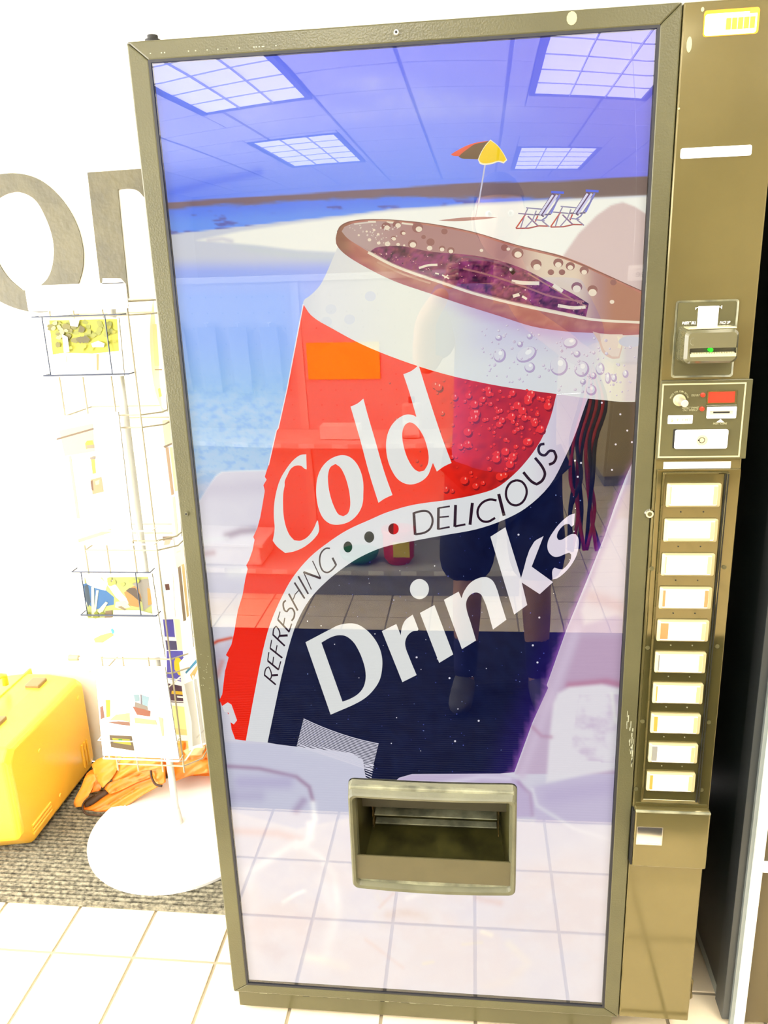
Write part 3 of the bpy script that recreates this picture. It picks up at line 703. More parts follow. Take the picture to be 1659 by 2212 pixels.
# --- red field, ribbon, blue field
rib_up = [(531, 1600), (551, 1491), (575, 1376), (588, 1336), (609, 1289), (632, 1248), (669, 1204), (710, 1171), (750, 1145), (798, 1123), (835, 1107), (890, 1091), (974, 1079), (1030, 1068), (1072, 1054), (1110, 1025), (1145, 986), (1170, 948), (1190, 899), (1202, 851)]
rib_lo = [(578, 1604), (595, 1522), (609, 1457), (626, 1390), (642, 1343), (669, 1295), (703, 1258), (744, 1225), (777, 1204), (828, 1182), (890, 1169), (960, 1156), (1030, 1143), (1086, 1124), (1135, 1098), (1187, 1049), (1222, 985), (1243, 937), (1260, 888), (1270, 861)]
jag = [(575, 1020), (572, 1030), (576, 1036), (569, 1048), (572, 1060), (567, 1090), (562, 1118), (556, 1140), (547, 1160), (550, 1166), (545, 1190), (538, 1210), (532, 1221), (535, 1229), (530, 1250), (524, 1285), (514, 1318), (510, 1340), (507, 1360), (500, 1392), (488, 1415), (494, 1420), (486, 1450), (480, 1500), (474, 1512), (482, 1530), (496, 1545), (500, 1575), (508, 1597)]
left_edge = [(655, 657), (640, 735), (620, 840), (601, 925), (597, 930), (580, 1005)]
redp = curve(rib_up, 4, False) + list(reversed(curve(band_low[:8], 4, False)))[1:] + left_edge[1:] + jag
def red_c(x, y):
    c = np.stack([252 + 0 * x, 30 + 0 * x, 0 + 0 * x], -1)
    a = (sm(900, 1120, x) * .85)[:, None]; c = c * (1 - a) + np.array([186, 26, 34.]) * a  # crimson side: mirrored shirt painted into the red
    k = fbm(x / 9, y / 9); a = (sm(.5, .7, k) * sm(900, 1050, x) * .4)[:, None]; c = c * (1 - a) + np.array([130, 14, 22.]) * a
    a = (sm(1240, 1300, y) * .5)[:, None]; c = c * (1 - a) + np.array([248, 36, 8.]) * a
    return c
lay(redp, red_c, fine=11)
stroke(left_edge, 2.2, (238, 232, 240), up=True)
ribp = curve(rib_up, 4, False) + list(reversed(curve(rib_lo, 4, False)))
def rib_c(x, y):
    c = np.stack([228 + 0 * x, 230 + 0 * x, 232 + 0 * x], -1)
    a = (sm(1130, 1230, x) * .8)[:, None]; return c * (1 - a) + np.array([206, 188, 212.]) * a
lay(ribp, rib_c, fine=22)
right_edge = [(1376, 976), (1351, 1032), (1327, 1095), (1306, 1158), (1264, 1262), (1250, 1296), (1225, 1356), (1181, 1480), (1184, 1486), (1150, 1561), (1111, 1668)]
blue = curve(rib_lo, 4, False) + [(1290, 863), (1340, 868), (1392, 868), (1392, 930)] + right_edge + [(1080, 1671), (890, 1672), (862, 1680), (845, 1697), (845, 1712), (792, 1712), (790, 1680), (784, 1642), (760, 1627), (600, 1608)]
def blue_c(x, y):
    e = np.interp(y, [p[1] for p in right_edge], [p[0] for p in right_edge]); k = fbm(x / 14, y / 14)
    c = np.stack([9 + 10 * k, 12 + 16 * k, 44 + 24 * k], -1)
    a = (sm(90, 10, e - x) * (y > 1150) * .5)[:, None]; c = c * (1 - a) + np.array([40, 16, 116.]) * a
    a = (sm(14, 0, e - x) * .8)[:, None]; c = c * (1 - a) + np.array([150, 90, 180.]) * a
    a = (sm(1060, 980, y) * sm(1230, 1290, x) * .7)[:, None]; c = c * (1 - a) + np.array([52, 44, 30.]) * a  # brown-olive reflection of the room painted into the blue
    return c
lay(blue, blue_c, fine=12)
layer[0] += 1
for k in range(240):
    y_ = random.uniform(1060, 1690); x_ = random.uniform(600, 1260)
    e = float(np.interp(y_, [p[1] for p in right_edge], [p[0] for p in right_edge]))
    if x_ < e - 14 and pip(x_, y_, blue):
        r_ = random.choice([.8, .9, 1.1, 1.5]) * (1 if x_ > 900 else .9)
        disc(x_, y_, r_, r_, random.choice([(226, 226, 240), (120, 140, 200), (60, 70, 150), (70, 80, 170)]), n=6)
for x_, y_ in ((1242, 995), (1255, 1000), (1248, 1030), (1340, 895), (1355, 930), (1330, 960), (1378, 880), (1365, 955), (1151, 1394), (1161, 1431), (971, 1465), (983, 1601), (1034, 1557), (900, 1420), (1165, 1334), (1098, 1245), (1120, 1155), (1300, 870), (1322, 1015)): disc(x_, y_, 2.2, 2.2, (228, 226, 240), n=8)
# drops on the red field
layer[0] += 1; dr = []
for k in range(330):
    x_ = 1210 - abs(random.gauss(0, 1)) * 130; y_ = random.uniform(815, 1070)
    if pip(x_, y_, redp) and x_ > 830 and pip(x_ + 8, y_ + 8, redp) and pip(x_, y_ + 12, redp): dr.append((x_, y_, random.choice([2, 2.5, 3, 4, 5, 7, 9]) * (1 if x_ > 920 else .9)))
for x_, y_, r_ in dr: disc(x_ + r_ * .35, y_ + r_ * .45, r_, r_, (134, 14, 22), n=10)
layer[0] += 1
for x_, y_, r_ in dr: disc(x_, y_, r_, r_ * .95, (240, 46, 34), n=10)
layer[0] += 1
for x_, y_, r_ in dr:
    if r_ > 3.5: disc(x_ + r_ * .3, y_ - r_ * .4, r_ * .2, r_ * .3, (255, 170, 150), n=6)
# red torn corner at the lower left
lay([(480, 1525), (492, 1517), (500, 1522), (512, 1556), (505, 1565), (498, 1560), (494, 1540), (485, 1538)], (226, 222, 226))

# --- barcode
q0, q1 = [(656, 1552), (641, 1610)], [(818, 1606), (792, 1712)]
layer[0] += 1
for k in range(33):
    t0, t1 = k / 33, (k + .55) / 33
    if k == 19: continue
    def bp(t_, s_):
        a = np.array(q0[0]) * (1 - t_) + np.array(q0[1]) * t_ * 1.0; b = np.array(q1[0]) * (1 - t_) + np.array(q1[1]) * t_
        a = np.array([656 - 27 * t_, 1552 + 106 * t_]); p = a * (1 - s_) + b * s_; p[1] += 6 * 4 * s_ * (1 - s_) * 1.0; return p
    L = []
    for s_ in np.linspace(0, 1, 9): L.append(bp((t0 + t1) / 2, s_))
    keep = [p for p in L if p[1] < line_y([(600, 1606), (760, 1625), (784, 1640), (792, 1712), (830, 1712)], p[0]) + 1 or p[0] > 784]
    if len(keep) > 1: stroke([tuple(p) for p in keep], 1.9, (222, 220, 235))
layer[0] += 1
# ice drawn over the foot of the bar code
for k in range(12): stroke([(789, 1648 + k * 5.2), (808 - k * 1.1, 1654 + k * 5.2)], 1.9, (222, 220, 235))

# --- lettering
oA, sA = (580, 780), 0.24111
WH = lambda x, y: np.stack([230 - 0 * x, 232 - 12 * sm(1000, 1250, x), 230 + 6 * sm(1000, 1250, x)], -1)
def letter(pts, o, s, holes=()):
    lay(curve(S(pts, o, s), 4, True, 42), WH, [curve(S(h, o, s), 4, True, 42) for h in holes], up=False)
layer[0] += 1
letter([(338, 835), (290, 840), (230, 880), (160, 965), (105, 1060), (70, 1170), (50, 1290), (48, 1400), (55, 1500), (38, 1610), (75, 1660), (150, 1720), (230, 1705), (320, 1665), (410, 1590), (452, 1525), (443, 1430), (435, 1430), (400, 1510), (350, 1575), (290, 1608), (230, 1605), (190, 1560), (155, 1480), (135, 1380), (130, 1280), (133, 1180), (145, 1110), (145, 1080), (170, 1020), (200, 965), (240, 938), (290, 938), (325, 965), (342, 970)], oA, sA)
letter([(650, 843), (720, 855), (780, 905), (825, 985), (848, 1080), (850, 1180), (840, 1290), (800, 1370), (730, 1435), (640, 1465), (560, 1460), (500, 1420), (455, 1340), (430, 1220), (428, 1130), (440, 1040), (480, 950), (550, 880)], oA, sA,
       [[(600, 922), (640, 950), (680, 1020), (710, 1110), (730, 1220), (730, 1310), (710, 1365), (670, 1390), (630, 1375), (590, 1310), (555, 1210), (535, 1100), (535, 1010), (555, 950)]])
letter([(850, 336), (800, 378), (735, 408), (820, 700), (900, 1000), (985, 1270), (1040, 1232), (1111, 1200), (1040, 1000), (950, 690), (880, 450)], oA, sA)
letter([(1345, 36), (1285, 85), (1208, 118), (1265, 290), (1325, 500), (1290, 483), (1230, 480), (1160, 515), (1100, 580), (1065, 660), (1053, 750), (1065, 870), (1100, 970), (1160, 1060), (1230, 1100), (1300, 1103), (1380, 1070), (1430, 1020), (1455, 960), (1473, 912), (1508, 990), (1570, 945), (1640, 912), (1560, 700), (1440, 340)], oA, sA,
       [[(1265, 548), (1300, 560), (1350, 610), (1395, 690), (1425, 790), (1435, 870), (1425, 930), (1395, 980), (1350, 992), (1310, 970), (1250, 880), (1215, 780), (1198, 680), (1205, 610), (1230, 565)]])
oB, sB = (650, 1230), 0.18083; oC, sC = (920, 1100), 0.20495
letter([(55, 870), (350, 715), (440, 670), (560, 645), (670, 655), (780, 720), (880, 830), (940, 940), (970, 1060), (970, 1180), (945, 1310), (890, 1410), (800, 1510), (700, 1580), (355, 1735)], oB, sB,
       [[(245, 875), (350, 815), (440, 787), (530, 795), (620, 860), (690, 970), (740, 1090), (770, 1210), (770, 1330), (740, 1420), (680, 1490), (590, 1545), (497, 1580)]])
letter([(967, 737), (1140, 652), (1193, 785), (1205, 700), (1245, 610), (1335, 540), (1360, 600), (1404, 715), (1395, 732), (1340, 738), (1275, 790), (1245, 870), (1250, 930), (1290, 1040), (1382, 1262), (1212, 1347)], oB, sB)
disc(906, 1272.5, 20.6, 21.8, (230, 232, 230), n=28)
letter([(907, 1324), (938.5, 1307), (979, 1413.6), (948.7, 1432)], (0, 0), 1)
letter([(190, 955), (345, 868), (375, 938), (400, 870), (470, 775), (560, 725), (640, 717), (700, 750), (740, 820), (790, 980), (848, 1165), (707, 1268), (600, 930), (570, 890), (520, 878), (460, 910), (425, 980), (430, 1060), (470, 1190), (528, 1383), (380, 1475)], oC, sC)
letter([(680, 290), (838, 190), (1003, 725), (1140, 345), (1240, 283), (1115, 605), (1340, 768), (1200, 895), (1010, 772), (1068, 1010), (930, 1110)], oC, sC)
letter([(1570, 45), (1520, 60), (1420, 140), (1340, 240), (1290, 330), (1280, 400), (1300, 460), (1350, 500), (1400, 500), (1460, 475), (1510, 458), (1532, 478), (1525, 530), (1480, 600), (1440, 635), (1400, 630), (1355, 615), (1335, 640), (1335, 740), (1380, 730), (1450, 680), (1530, 590), (1590, 480), (1610, 380), (1605, 300), (1580, 265), (1540, 262), (1490, 285), (1430, 322), (1400, 325), (1382, 300), (1385, 260), (1420, 200), (1470, 160), (1510, 155), (1535, 185), (1562, 165)], oC, sC)
INK = (42, 20, 38)
oD, sD = (560, 1160), 0.14913; oE, sE = (880, 940), 0.20494
layer[0] += 1
def ink(pts, w, o, s, sub=0): stroke(S(pts, o, s), w, INK, sub=sub)
for pts, w_, sub in (([(75, 2000), (240, 2140)], 3.6, 0), ([(75, 2005), (95, 1910), (135, 1880), (162, 1930), (178, 2000), (165, 2050), (140, 2060)], 2.6, 3), ([(172, 2005), (272, 1998)], 4.6, 0),
    ([(122, 1792), (282, 1925)], 3.8, 0), ([(122, 1792), (140, 1668)], 2.3, 0), ([(193, 1852), (208, 1735)], 2.3, 0), ([(278, 1925), (312, 1800)], 2.6, 0),
    ([(158, 1612), (334, 1752)], 3.8, 0), ([(158, 1612), (180, 1490)], 2.3, 0), ([(238, 1680), (258, 1568)], 2.3, 0),
    ([(198, 1415), (370, 1578)], 3.8, 0), ([(198, 1420), (212, 1330), (245, 1292), (285, 1345), (298, 1410), (272, 1470)], 2.8, 3), ([(288, 1432), (412, 1425)], 4.8, 0),
    ([(268, 1195), (438, 1378)], 3.8, 0), ([(268, 1195), (302, 1080)], 2.3, 0), ([(350, 1288), (370, 1170)], 2.3, 0), ([(432, 1372), (470, 1255)], 2.8, 0),
    ([(385, 918), (352, 950), (350, 1010), (372, 1068), (402, 1080), (440, 1035), (480, 1035), (510, 1090), (500, 1170), (468, 1215)], 3.6, 3),
    ([(428, 822), (558, 1065)], 3.8, 0), ([(510, 660), (658, 892)], 3.8, 0), ([(492, 905), (520, 830), (575, 770)], 2.2, 0),
    ([(565, 568), (710, 825)], 3.8, 0), ([(640, 505), (755, 760)], 2.3, 0), ([(640, 508), (890, 600)], 4.8, 0), ([(772, 345), (892, 602)], 2.4, 0),
    ([(1024, 165), (965, 165), (900, 225), (875, 320), (888, 425), (928, 495), (985, 515), (1050, 480), (1115, 405)], 3.4, 3), ([(1115, 408), (1060, 300)], 4.4, 0)):
    ink(pts, w_, oD, sD, sub)
for pts, w_, sub in (([(68, 815), (82, 1050)], 6, 0), ([(68, 822), (150, 800), (215, 805), (255, 850), (266, 910), (240, 985), (180, 1028), (82, 1045)], 4.6, 3),
    ([(328, 765), (325, 995)], 5.8, 0), ([(328, 768), (448, 750)], 3.6, 0), ([(328, 866), (438, 857)], 3.4, 0), ([(325, 990), (446, 968)], 3.8, 0),
    ([(508, 735), (500, 966)], 6.4, 0), ([(500, 962), (612, 940)], 4.4, 0), ([(685, 713), (660, 945)], 6.6, 0),
    ([(940, 688), (870, 678), (790, 712), (742, 785), (748, 860), (790, 905), (850, 912), (925, 872)], 5, 3), ([(962, 620), (1020, 850)], 6.8, 0),
    ([(1150, 475), (1205, 490), (1250, 550), (1256, 620), (1215, 705), (1150, 740), (1085, 722), (1042, 650), (1048, 560), (1095, 495), (1152, 475)], 5, 3),
    ([(1222, 390), (1310, 490), (1362, 518), (1418, 482), (1450, 410), (1425, 340), (1345, 238)], 6, 3),
    ([(1445, 92), (1400, 102), (1382, 150), (1400, 198), (1450, 212), (1500, 165), (1545, 168), (1568, 230), (1540, 290), (1492, 310)], 5.8, 3)):
    ink(pts, w_, oE, sE, sub)
for x_, y_, rx, ry in ((751.5, 1181.5, 9.6, 12), (797.5, 1160, 10.8, 12.4), (850, 1142.5, 11.4, 12.2)): disc(x_, y_, rx, ry, (14, 30, 34), n=20)
lay([(850, 1130.5), (855, 1131.5), (860, 1136), (861.4, 1142), (860, 1149), (855, 1153.5), (850, 1154.5)], (190, 20, 30))

am = bpy.data.materials.new('backlit_print'); am.use_nodes = True
nt = am.node_tree; b = nt.nodes['Principled BSDF']; at = nt.nodes.new('ShaderNodeAttribute'); at.attribute_name = 'Col'
nt.links.new(at.outputs['Color'], b.inputs['Emission Color']); b.inputs['Emission Strength'].default_value = 1.0
hs = nt.nodes.new('ShaderNodeHueSaturation'); hs.inputs['Value'].default_value = 0.03
nt.links.new(at.outputs['Color'], hs.inputs['Color']); nt.links.new(hs.outputs['Color'], b.inputs['Base Color'])
b.inputs['Roughness'].default_value = 0.9; b.inputs['Specular IOR Level'].default_value = 0.0

# ------------------------------------------------------------------ vending machine
vm = thing('vending_machine', 'tall black cold drinks vending machine with a backlit soda can picture', 'vending machine', (-0.044, 0.4, 0.0))
# cabinet shell behind the door, inset a little
cbn = MB().box(XL + 0.012, XR - 0.006, 0.125, 0.82, 0.035, ZT - 0.004)
cbn.box(XL + 0.012, XR - 0.006, 0.045, 0.1252, 0.035, 0.30).box(XL + 0.012, XR - 0.006, 0.045, 0.1252, 0.50, ZT - 0.004).box(XL + 0.012, -0.25, 0.045, 0.1252, 0.30, 0.50).box(0.12, XR - 0.006, 0.045, 0.1252, 0.30, 0.50)
cbn.build('cabinet', M['body'], vm)
# feet and kick plate
kp = MB().box(XL + 0.006, XF - 0.01, 0.012, 0.05, 0.012, ZB - 0.003)
kp.build('kick_plate', M['black_plate'], vm, bevel=0.0015)
sc_ = MB()
for k in range(150):
    x_ = random.gauss(-0.2, 0.1) if k > 20 else random.uniform(-0.48, -0.36); z_ = random.uniform(0.052, 0.058)
    l_ = random.uniform(.004, .02); sc_.box(x_, x_ + l_, 0.0112, 0.013, z_ - random.uniform(.001, .0035), z_, k % 3 == 0)
sc_.build('worn_paint', [M['scratch'], M['gap']], vm)['kind'] = 'stuff'
for x_ in (XL + 0.06, XR - 0.06):
    for y_ in (0.09, 0.76): MB().cyl((x_, y_, 0.0), 0.02, 0.036, 'z').build('foot', M['gap'], vm)
# mitred door frame, four bars
fr = 0.0
def bar(pts, name='door_frame_bar'):
    MB().prism(pts, 0.0, 0.045).build(name, M['black'], vm, bevel=0.0025)
bar([(XL, ZT), (XI0, ZI1), (XI1, ZI1), (XF, ZT)])
bar([(XL, ZB), (XL, ZT - 0.0004), (XI0, ZI1), (XI0, ZI0)])
bar([(XI0, ZI0), (XL, ZB), (XF, ZB), (XI1, ZI0)])
bar([(XI1, ZI0), (XI1, ZI1), (XF, ZT), (XF, ZB)])
MB().ring([(XI0 - .001, ZI0 - .001), (XI1 + .001, ZI0 - .001), (XI1 + .001, ZI1 + .001), (XI0 - .001, ZI1 + .001)],
          [(XI0 + .003, ZI0 + .003), (XI1 - .003, ZI0 + .003), (XI1 - .003, ZI1 - .003), (XI0 + .003, ZI1 - .003)], 0.0005, 0.012).build('gasket', M['gasket'], vm)
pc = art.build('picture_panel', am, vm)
MB().box(XI0 - .004, XI1 + .004, 0.012, 0.03, ZI0 - .004, PH[2]).box(XI0 - .004, XI1 + .004, 0.012, 0.03, PH[3], ZI1 + .004).box(XI0 - .004, PH[0], 0.012, 0.03, PH[2], PH[3]).box(PH[1], XI1 + .004, 0.012, 0.03, PH[2], PH[3]).build('backing_panel', M['white'], vm)

# clear cover with the gloss of acrylic (slightly bowed sheet)
cm = bpy.data.materials.new('clear_cover_acrylic'); cm.use_nodes = True; nt = cm.node_tree; nt.nodes.clear()
out = nt.nodes.new('ShaderNodeOutputMaterial'); mx = nt.nodes.new('ShaderNodeMixShader'); tr = nt.nodes.new('ShaderNodeBsdfTransparent')
gl = nt.nodes.new('ShaderNodeBsdfGlossy'); gl.inputs['Roughness'].default_value = 0.0
fn = nt.nodes.new('ShaderNodeFresnel'); fn.inputs['IOR'].default_value = 1.95
nt.links.new(fn.outputs[0], mx.inputs[0]); nt.links.new(tr.outputs[0], mx.inputs[1]); nt.links.new(gl.outputs[0], mx.inputs[2]); nt.links.new(mx.outputs[0], out.inputs[0])
cover = MB(); NU, NV = 40, 80
uu = np.sort(np.append(np.linspace(XI0 - .002, XI1 + .002, NU), [PH[0], PH[1]])); vv = np.sort(np.append(np.linspace(ZI0 - .002, ZI1 + .002, NV), [PH[2], PH[3]])); NU += 2; NV += 2
def bow(x, z):
    u = (x - (XI0 + XI1) / 2) / ((XI1 - XI0) / 2); v = (z - 0.95) / 0.865
    return 0.0016 + 0.0006 * (u * u + v * v) + 0.0042 * BOW * (1 - u * u) * v * v * (v > 0) * (1 - v) * 4
BOW = 0.9
vs = [(float(x), float(bow(x, z)), float(z)) for z in vv for x in uu]
cover.add(vs, [(j * NU + i, j * NU + i + 1, (j + 1) * NU + i + 1, (j + 1) * NU + i) for j in range(NV - 1) for i in range(NU - 1)
                if not (PH[0] - .001 < (uu[i] + uu[i + 1]) / 2 < PH[1] + .001 and PH[2] - .001 < (vv[j] + vv[j + 1]) / 2 < PH[3] + .001)])
cover.build('clear_cover', cm, vm, smooth=True)

# right-hand control column
MB().prism([(XF + .0012, ZB), (XF + .0012, ZT), (XR, ZT), (XR, ZB)], 0.002, 0.06).build('control_column', M['black_col'], vm, bevel=0.003)
# corner bolt on the top, frame bolts
b1 = MB().cyl((XL + 0.03, 0.03, ZT), 0.012, 0.008, 'z').cyl((XL + 0.03, 0.03, ZT + 0.008), 0.008, 0.006, 'z'); b1.build('hinge_cap', M['gap'], vm, bevel=0.001)
for px_, py_, r_, mm in ((1403, 1110, 0.0085, 'chrome'), (403, 1110, 0.0045, 'plastic'), (856, 70, 0.0045, 'steel')):
    x_, z_ = P(px_, py_, -0.002)
    o = MB().cyl((x_, -0.004, z_), r_ * .72, 0.006, 'y', r2=r_).build('bolt', M[mm], vm, smooth=False)
    MB().cyl((x_, -0.0046, z_), r_ * .42, 0.001, 'y').build('bolt_socket', M['gap' if mm != 'chrome' else 'black_plate'], o)

def quad_on(pxs, y, n0, mm, parent, th=0.001, bevel=0.0, r=0.0):
    pts = [P(a, b, y) for a, b in pxs]
    return MB().prism(pts, y, y + th).build(n0, mm, parent, bevel=bevel)
def rect_of(pxs, y):
    p = [P(a, b, y) for a, b in pxs]
    return (p[0][0] + p[3][0]) / 2, (p[1][0] + p[2][0]) / 2, (p[2][1] + p[3][1]) / 2, (p[0][1] + p[1][1]) / 2   # x0 x1 z0 z1

# stickers at the top of the column
x0, x1, z0, z1 = rect_of([(1524, 31), (1640, 17), (1634, 69), (1520, 80)], 0.001)
s1 = MB().prism(rrect(x0 - .0015, x1 + .002, z0 - .001, z1 + .003, .004), 0.0013, 0.0025).build('sticker', M['orange_edge'], vm); s1['label'] = 'white sticker with an orange border'
MB().prism(rrect(x0, x1 - .001, z0, z1 - .0015, .004), 0.0008, 0.0016).build('sticker_face', M['white'], s1)
yb = MB()
for k in range(5): yb.box(x0 + .028 + k * .0078, x0 + .028 + k * .0078 + .0066, 0.0004, 0.0009, z0 + .006, z0 + .020)
yb.box(x0 + .058, x0 + .069, 0.0004, 0.0009, z0 + .024, z0 + .030); yb.build('sticker_print', M['yellow'], s1)
x0, x1, z0, z1 = rect_of([(1471, 321), (1626, 312), (1622, 335), (1469, 344)], 0.001)
s2 = MB().prism(rrect(x0, x1, z0, z1, .003), 0.0008, 0.0025).build('sticker', M['white'], vm); s2['label'] = 'long blank white strip sticker'
# worn spots on the paint
for px_, py_, a_, b_ in ((1489, 96, 5, 14), (1518, 20, 3, 4), (1466, 235, 2, 2), (1235, 40, 10, 12)):
    x_, z_ = P(px_, py_, 0.001); pts = [(x_ + a_ * .00072 * math.cos(t), z_ + b_ * .00072 * math.sin(t)) for t in np.linspace(0, 6.28, 12)[:-1]]
    yy = 0.0016 if px_ > 1470 else -0.0004
    MB().prism(pts, yy - .0002, yy + .001).build('worn_spot', M['cream'], vm)

# ---- bill validator
bx0, bx1, bz0, bz1 = rect_of([(1461, 652), (1593, 650), (1580, 812), (1456, 812)], 0.0)
bv = MB().ring(rrect(bx0 - .002, bx1 + .002, bz0 - .002, bz1 + .002, .004), rrect(bx0 + .001, bx1 - .001, bz0 + .001, bz1 - .001, .003), -0.001, 0.004, yi=0.001)
bv = bv.build('bill_validator', M['plastic_hi'], vm)
MB().prism(rrect(bx0 + .001, bx1 - .001, bz0 + .001, bz1 - .001, .003), 0.0, 0.004).build('validator_plate', M['black_plate'], bv)
x0, x1, z0, z1 = rect_of([(1509, 662), (1553, 662), (1550, 703), (1506, 703)], -0.001)
MB().prism(rrect(x0, x1, z0, z1, .001), -0.001, 0.001).build('bill_sticker', M['white'], bv)
hk = MB()
for sx, xx in ((-1, x0), (1, x1)):
    hk.tube([(xx, -0.001, z1 - .001), (xx + sx * .003, -0.001, z1 - .0015), (xx + sx * .004, -0.001, z1 - .004), (xx + sx * .004, -0.001, z1 + .001 if sx > 0 else z1 - .001)], 0.0006)
hk.tube([(x0, -0.001, z1), (x1, -0.001, z1)], 0.0007)
hk.build('printed_bracket', M['white'], bv)
cc_ = MB()
for dx in (.008, .022):
    cc_.tube([(x0 + dx + .0028 * math.cos(t), -0.0012, z0 + .005 + .0018 * math.sin(t)) for t in np.linspace(0, 6.28, 13)[:-1]], 0.0002, n=4, closed=True)
cc_.build('printed_circle', M['cream'], bv)
xa, za = P(1473, 701, 0); xb, _ = P(1503, 701, 0)
text_mesh(scene, 'INSERT BILL', M['white'], 'lettering', bv, xa, za, -0.0004, 0.0042, width=xb - xa, slant=.3, off=.01)
xa, za = P(1554, 700, 0); xb, _ = P(1577, 700, 0)
text_mesh(scene, 'FACE UP', M['white'], 'lettering', bv, xa, za, -0.0004, 0.0042, width=xb - xa, slant=.3, off=.01)
# protruding bezel: a hollow snout with a slot
PR = 0.048
fx0, fx1, fz0, fz1 = rect_of([(1481, 713), (1600, 712), (1594, 784), (1479, 787)], -PR)
hx0, hx1, hz0, hz1 = rect_of([(1464, 706), (1592, 704), (1585, 790), (1460, 791)], 0.0)
o8 = rrect(fx0, fx1, fz0, fz1, .009, 5); b8 = rrect(hx0, hx1, fz0 - .001, fz1 + .004, .007, 5)
slx0, slx1, slz0, slz1 = rect_of([(1490, 752), (1593, 751), (1591, 770), (1489, 772)], -PR)
i8 = rrect(slx0, slx1, slz0, slz1, .0015, 5)
n = len(o8); mb = MB()
of = rrect(fx0 + .004, fx1 - .004, fz0 + .004, fz1 - .004, .006, 5)
vs = [(x, 0.002, z) for x, z in b8] + [(x, -PR + .006, z) for x, z in o8] + [(x, -PR, z) for x, z in of] + [(x, -PR, z) for x, z in i8] + [(x, -PR + .012, z) for x, z in i8]
fs = []
for k in range(4):
    for i in range(n): j = (i + 1) % n; fs.append((k * n + i, k * n + j, (k + 1) * n + j, (k + 1) * n + i))
fs.append(tuple(4 * n + i for i in range(n)))
mb.add(vs, fs); M['bezel'] = mat('bezel_plastic', (0.10, 0.094, 0.05), 0.16, coat=0.7, noise=0.06)
mb.build('bill_bezel', M['bezel'], bv)
lp = MB().box(slx0 + .001, slx1 - .001, -PR - .0004, -PR + .010, slz0 + .0003, slz0 + .005)
for k in range(26): xx = slx0 + .003 + k * (slx1 - slx0 - .006) / 26; lp.box(xx, xx + .0014, -PR - .0008, -PR + .008, slz0 + .0045, slz0 + .0066)
lp.build('slot_tray', M['creamhi'], bv)
x_, z_ = P(1536, 756, -PR); MB().cyl((x_, -PR - .001, z_), 0.0028, 0.009, 'y').build('status_light', M['green_led'], bv)
MB().prism(rrect(fx0 + .005, fx1 - .003, fz1 + .0005, fz1 + .003, .001), -PR + .008, 0.0).build('bezel_ridge', M['creamhi'], bv, bevel=0.0008)
xl_, zl_ = P(1497, 738, -PR); MB().tube([(xl_ + .004 * math.cos(t), -PR - .0001, zl_ + .005 * math.sin(t)) for t in np.linspace(1.2, 5, 12)], 0.0004, n=4).build('moulded_mark', M['plastic_hi'], bv)

# ---- coin panel
pts = [P(1426, 822), P(1624, 818), P(1611, 992), P(1420, 990)]
cx0, cx1 = (pts[0][0] + pts[3][0]) / 2, (pts[1][0] + pts[2][0]) / 2; cz0, cz1 = (pts[2][1] + pts[3][1]) / 2, (pts[0][1] + pts[1][1]) / 2
cp = MB().box(cx0, cx1, -0.003, 0.004, cz0, cz1).build('coin_panel', M['black_plate'], vm, bevel=0.001)
CYp = -0.003
a0, a1, c0, c1 = rect_of([(1431, 828), (1613, 827), (1597, 988), (1421, 988)], CYp)
MB().ring([(a0, c0), (a1, c0), (a1, c1), (a0, c1)], [(a0 + .0022, c0 + .0022), (a1 - .0022, c0 + .0022), (a1 - .0022, c1 - .0022), (a0 + .0022, c1 - .0022)], CYp - .0006, CYp + .0005).build('border_line', M['creamhi'], cp)
x_, z_ = P(1467, 864, CYp)
MB().cyl((x_, CYp - .004, z_), 0.0092, 0.005, 'y').build('knob_collar', M['creamhi'], cp, bevel=0.0008)
MB().cyl((x_ + 0.0, CYp - .036, z_), 0.0054, 0.034, 'y').build('coin_return_knob', M['steel'], cp, bevel=0.0008)
for px_, py_ in ((1518, 853), (1516, 883)):
    x2, z2 = P(px_, py_, CYp); MB().cyl((x2, CYp - .003, z2), 0.0034, 0.004, 'y', r2=0.0036).build('indicator_light', M['red_lens'], cp, bevel=0.0006)
a0, a1, c0, c1 = rect_of([(1530, 847), (1588, 845), (1586, 869), (1529, 870)], CYp)
wdw = MB().ring([(a0 - .002, c0 - .002), (a1 + .003, c0 - .002), (a1 + .003, c1 + .002), (a0 - .002, c1 + .002)], [(a0, c0), (a1, c0), (a1, c1), (a0, c1)], CYp - .0012, CYp + .002).build('display_frame', M['black_gloss'], cp)
MB().box(a0, a1, CYp - .0006, CYp + .001, c0, c1).build('red_display', M['red_lens'], wdw)
MB().box(a0 - .002, a1 + .003, CYp - .004, CYp, c0 - .0045, c0 - .003).build('display_ledge', M['plastic_hi'], wdw)
a0, a1, c0, c1 = rect_of([(1527, 878), (1591, 878), (1588, 903), (1526, 903)], CYp)
cs_ = MB().ring(rrect(a0, a1, c0, c1, .001, 2), rrect(a0 + .004, a1 - .004, c0 + .005, c1 - .006, .0005, 2), CYp - .003, CYp, yi=CYp - .003).build('coin_slot', M['white'], cp)
MB().box(a0 + .003, a1 - .003, CYp - .001, CYp + .0005, c0 + .004, c1 - .005).build('slot_plate', M['steel'], cs_)
MB().box(a0 + .0095, a1 - .0095, CYp - .0016, CYp - .0005, (c0 + c1) / 2 - .0012, (c0 + c1) / 2 + .0012).build('slot_opening', M['gap'], cs_)
tp = [P(1556.5, 905, CYp), P(1547.5, 912, CYp), P(1563.8, 912, CYp)]
MB().prism(tp, CYp - .0006, CYp).build('printed_arrow', M['white'], cp)
xa, za = P(1540, 917, CYp); xb, _ = P(1570, 917, CYp)
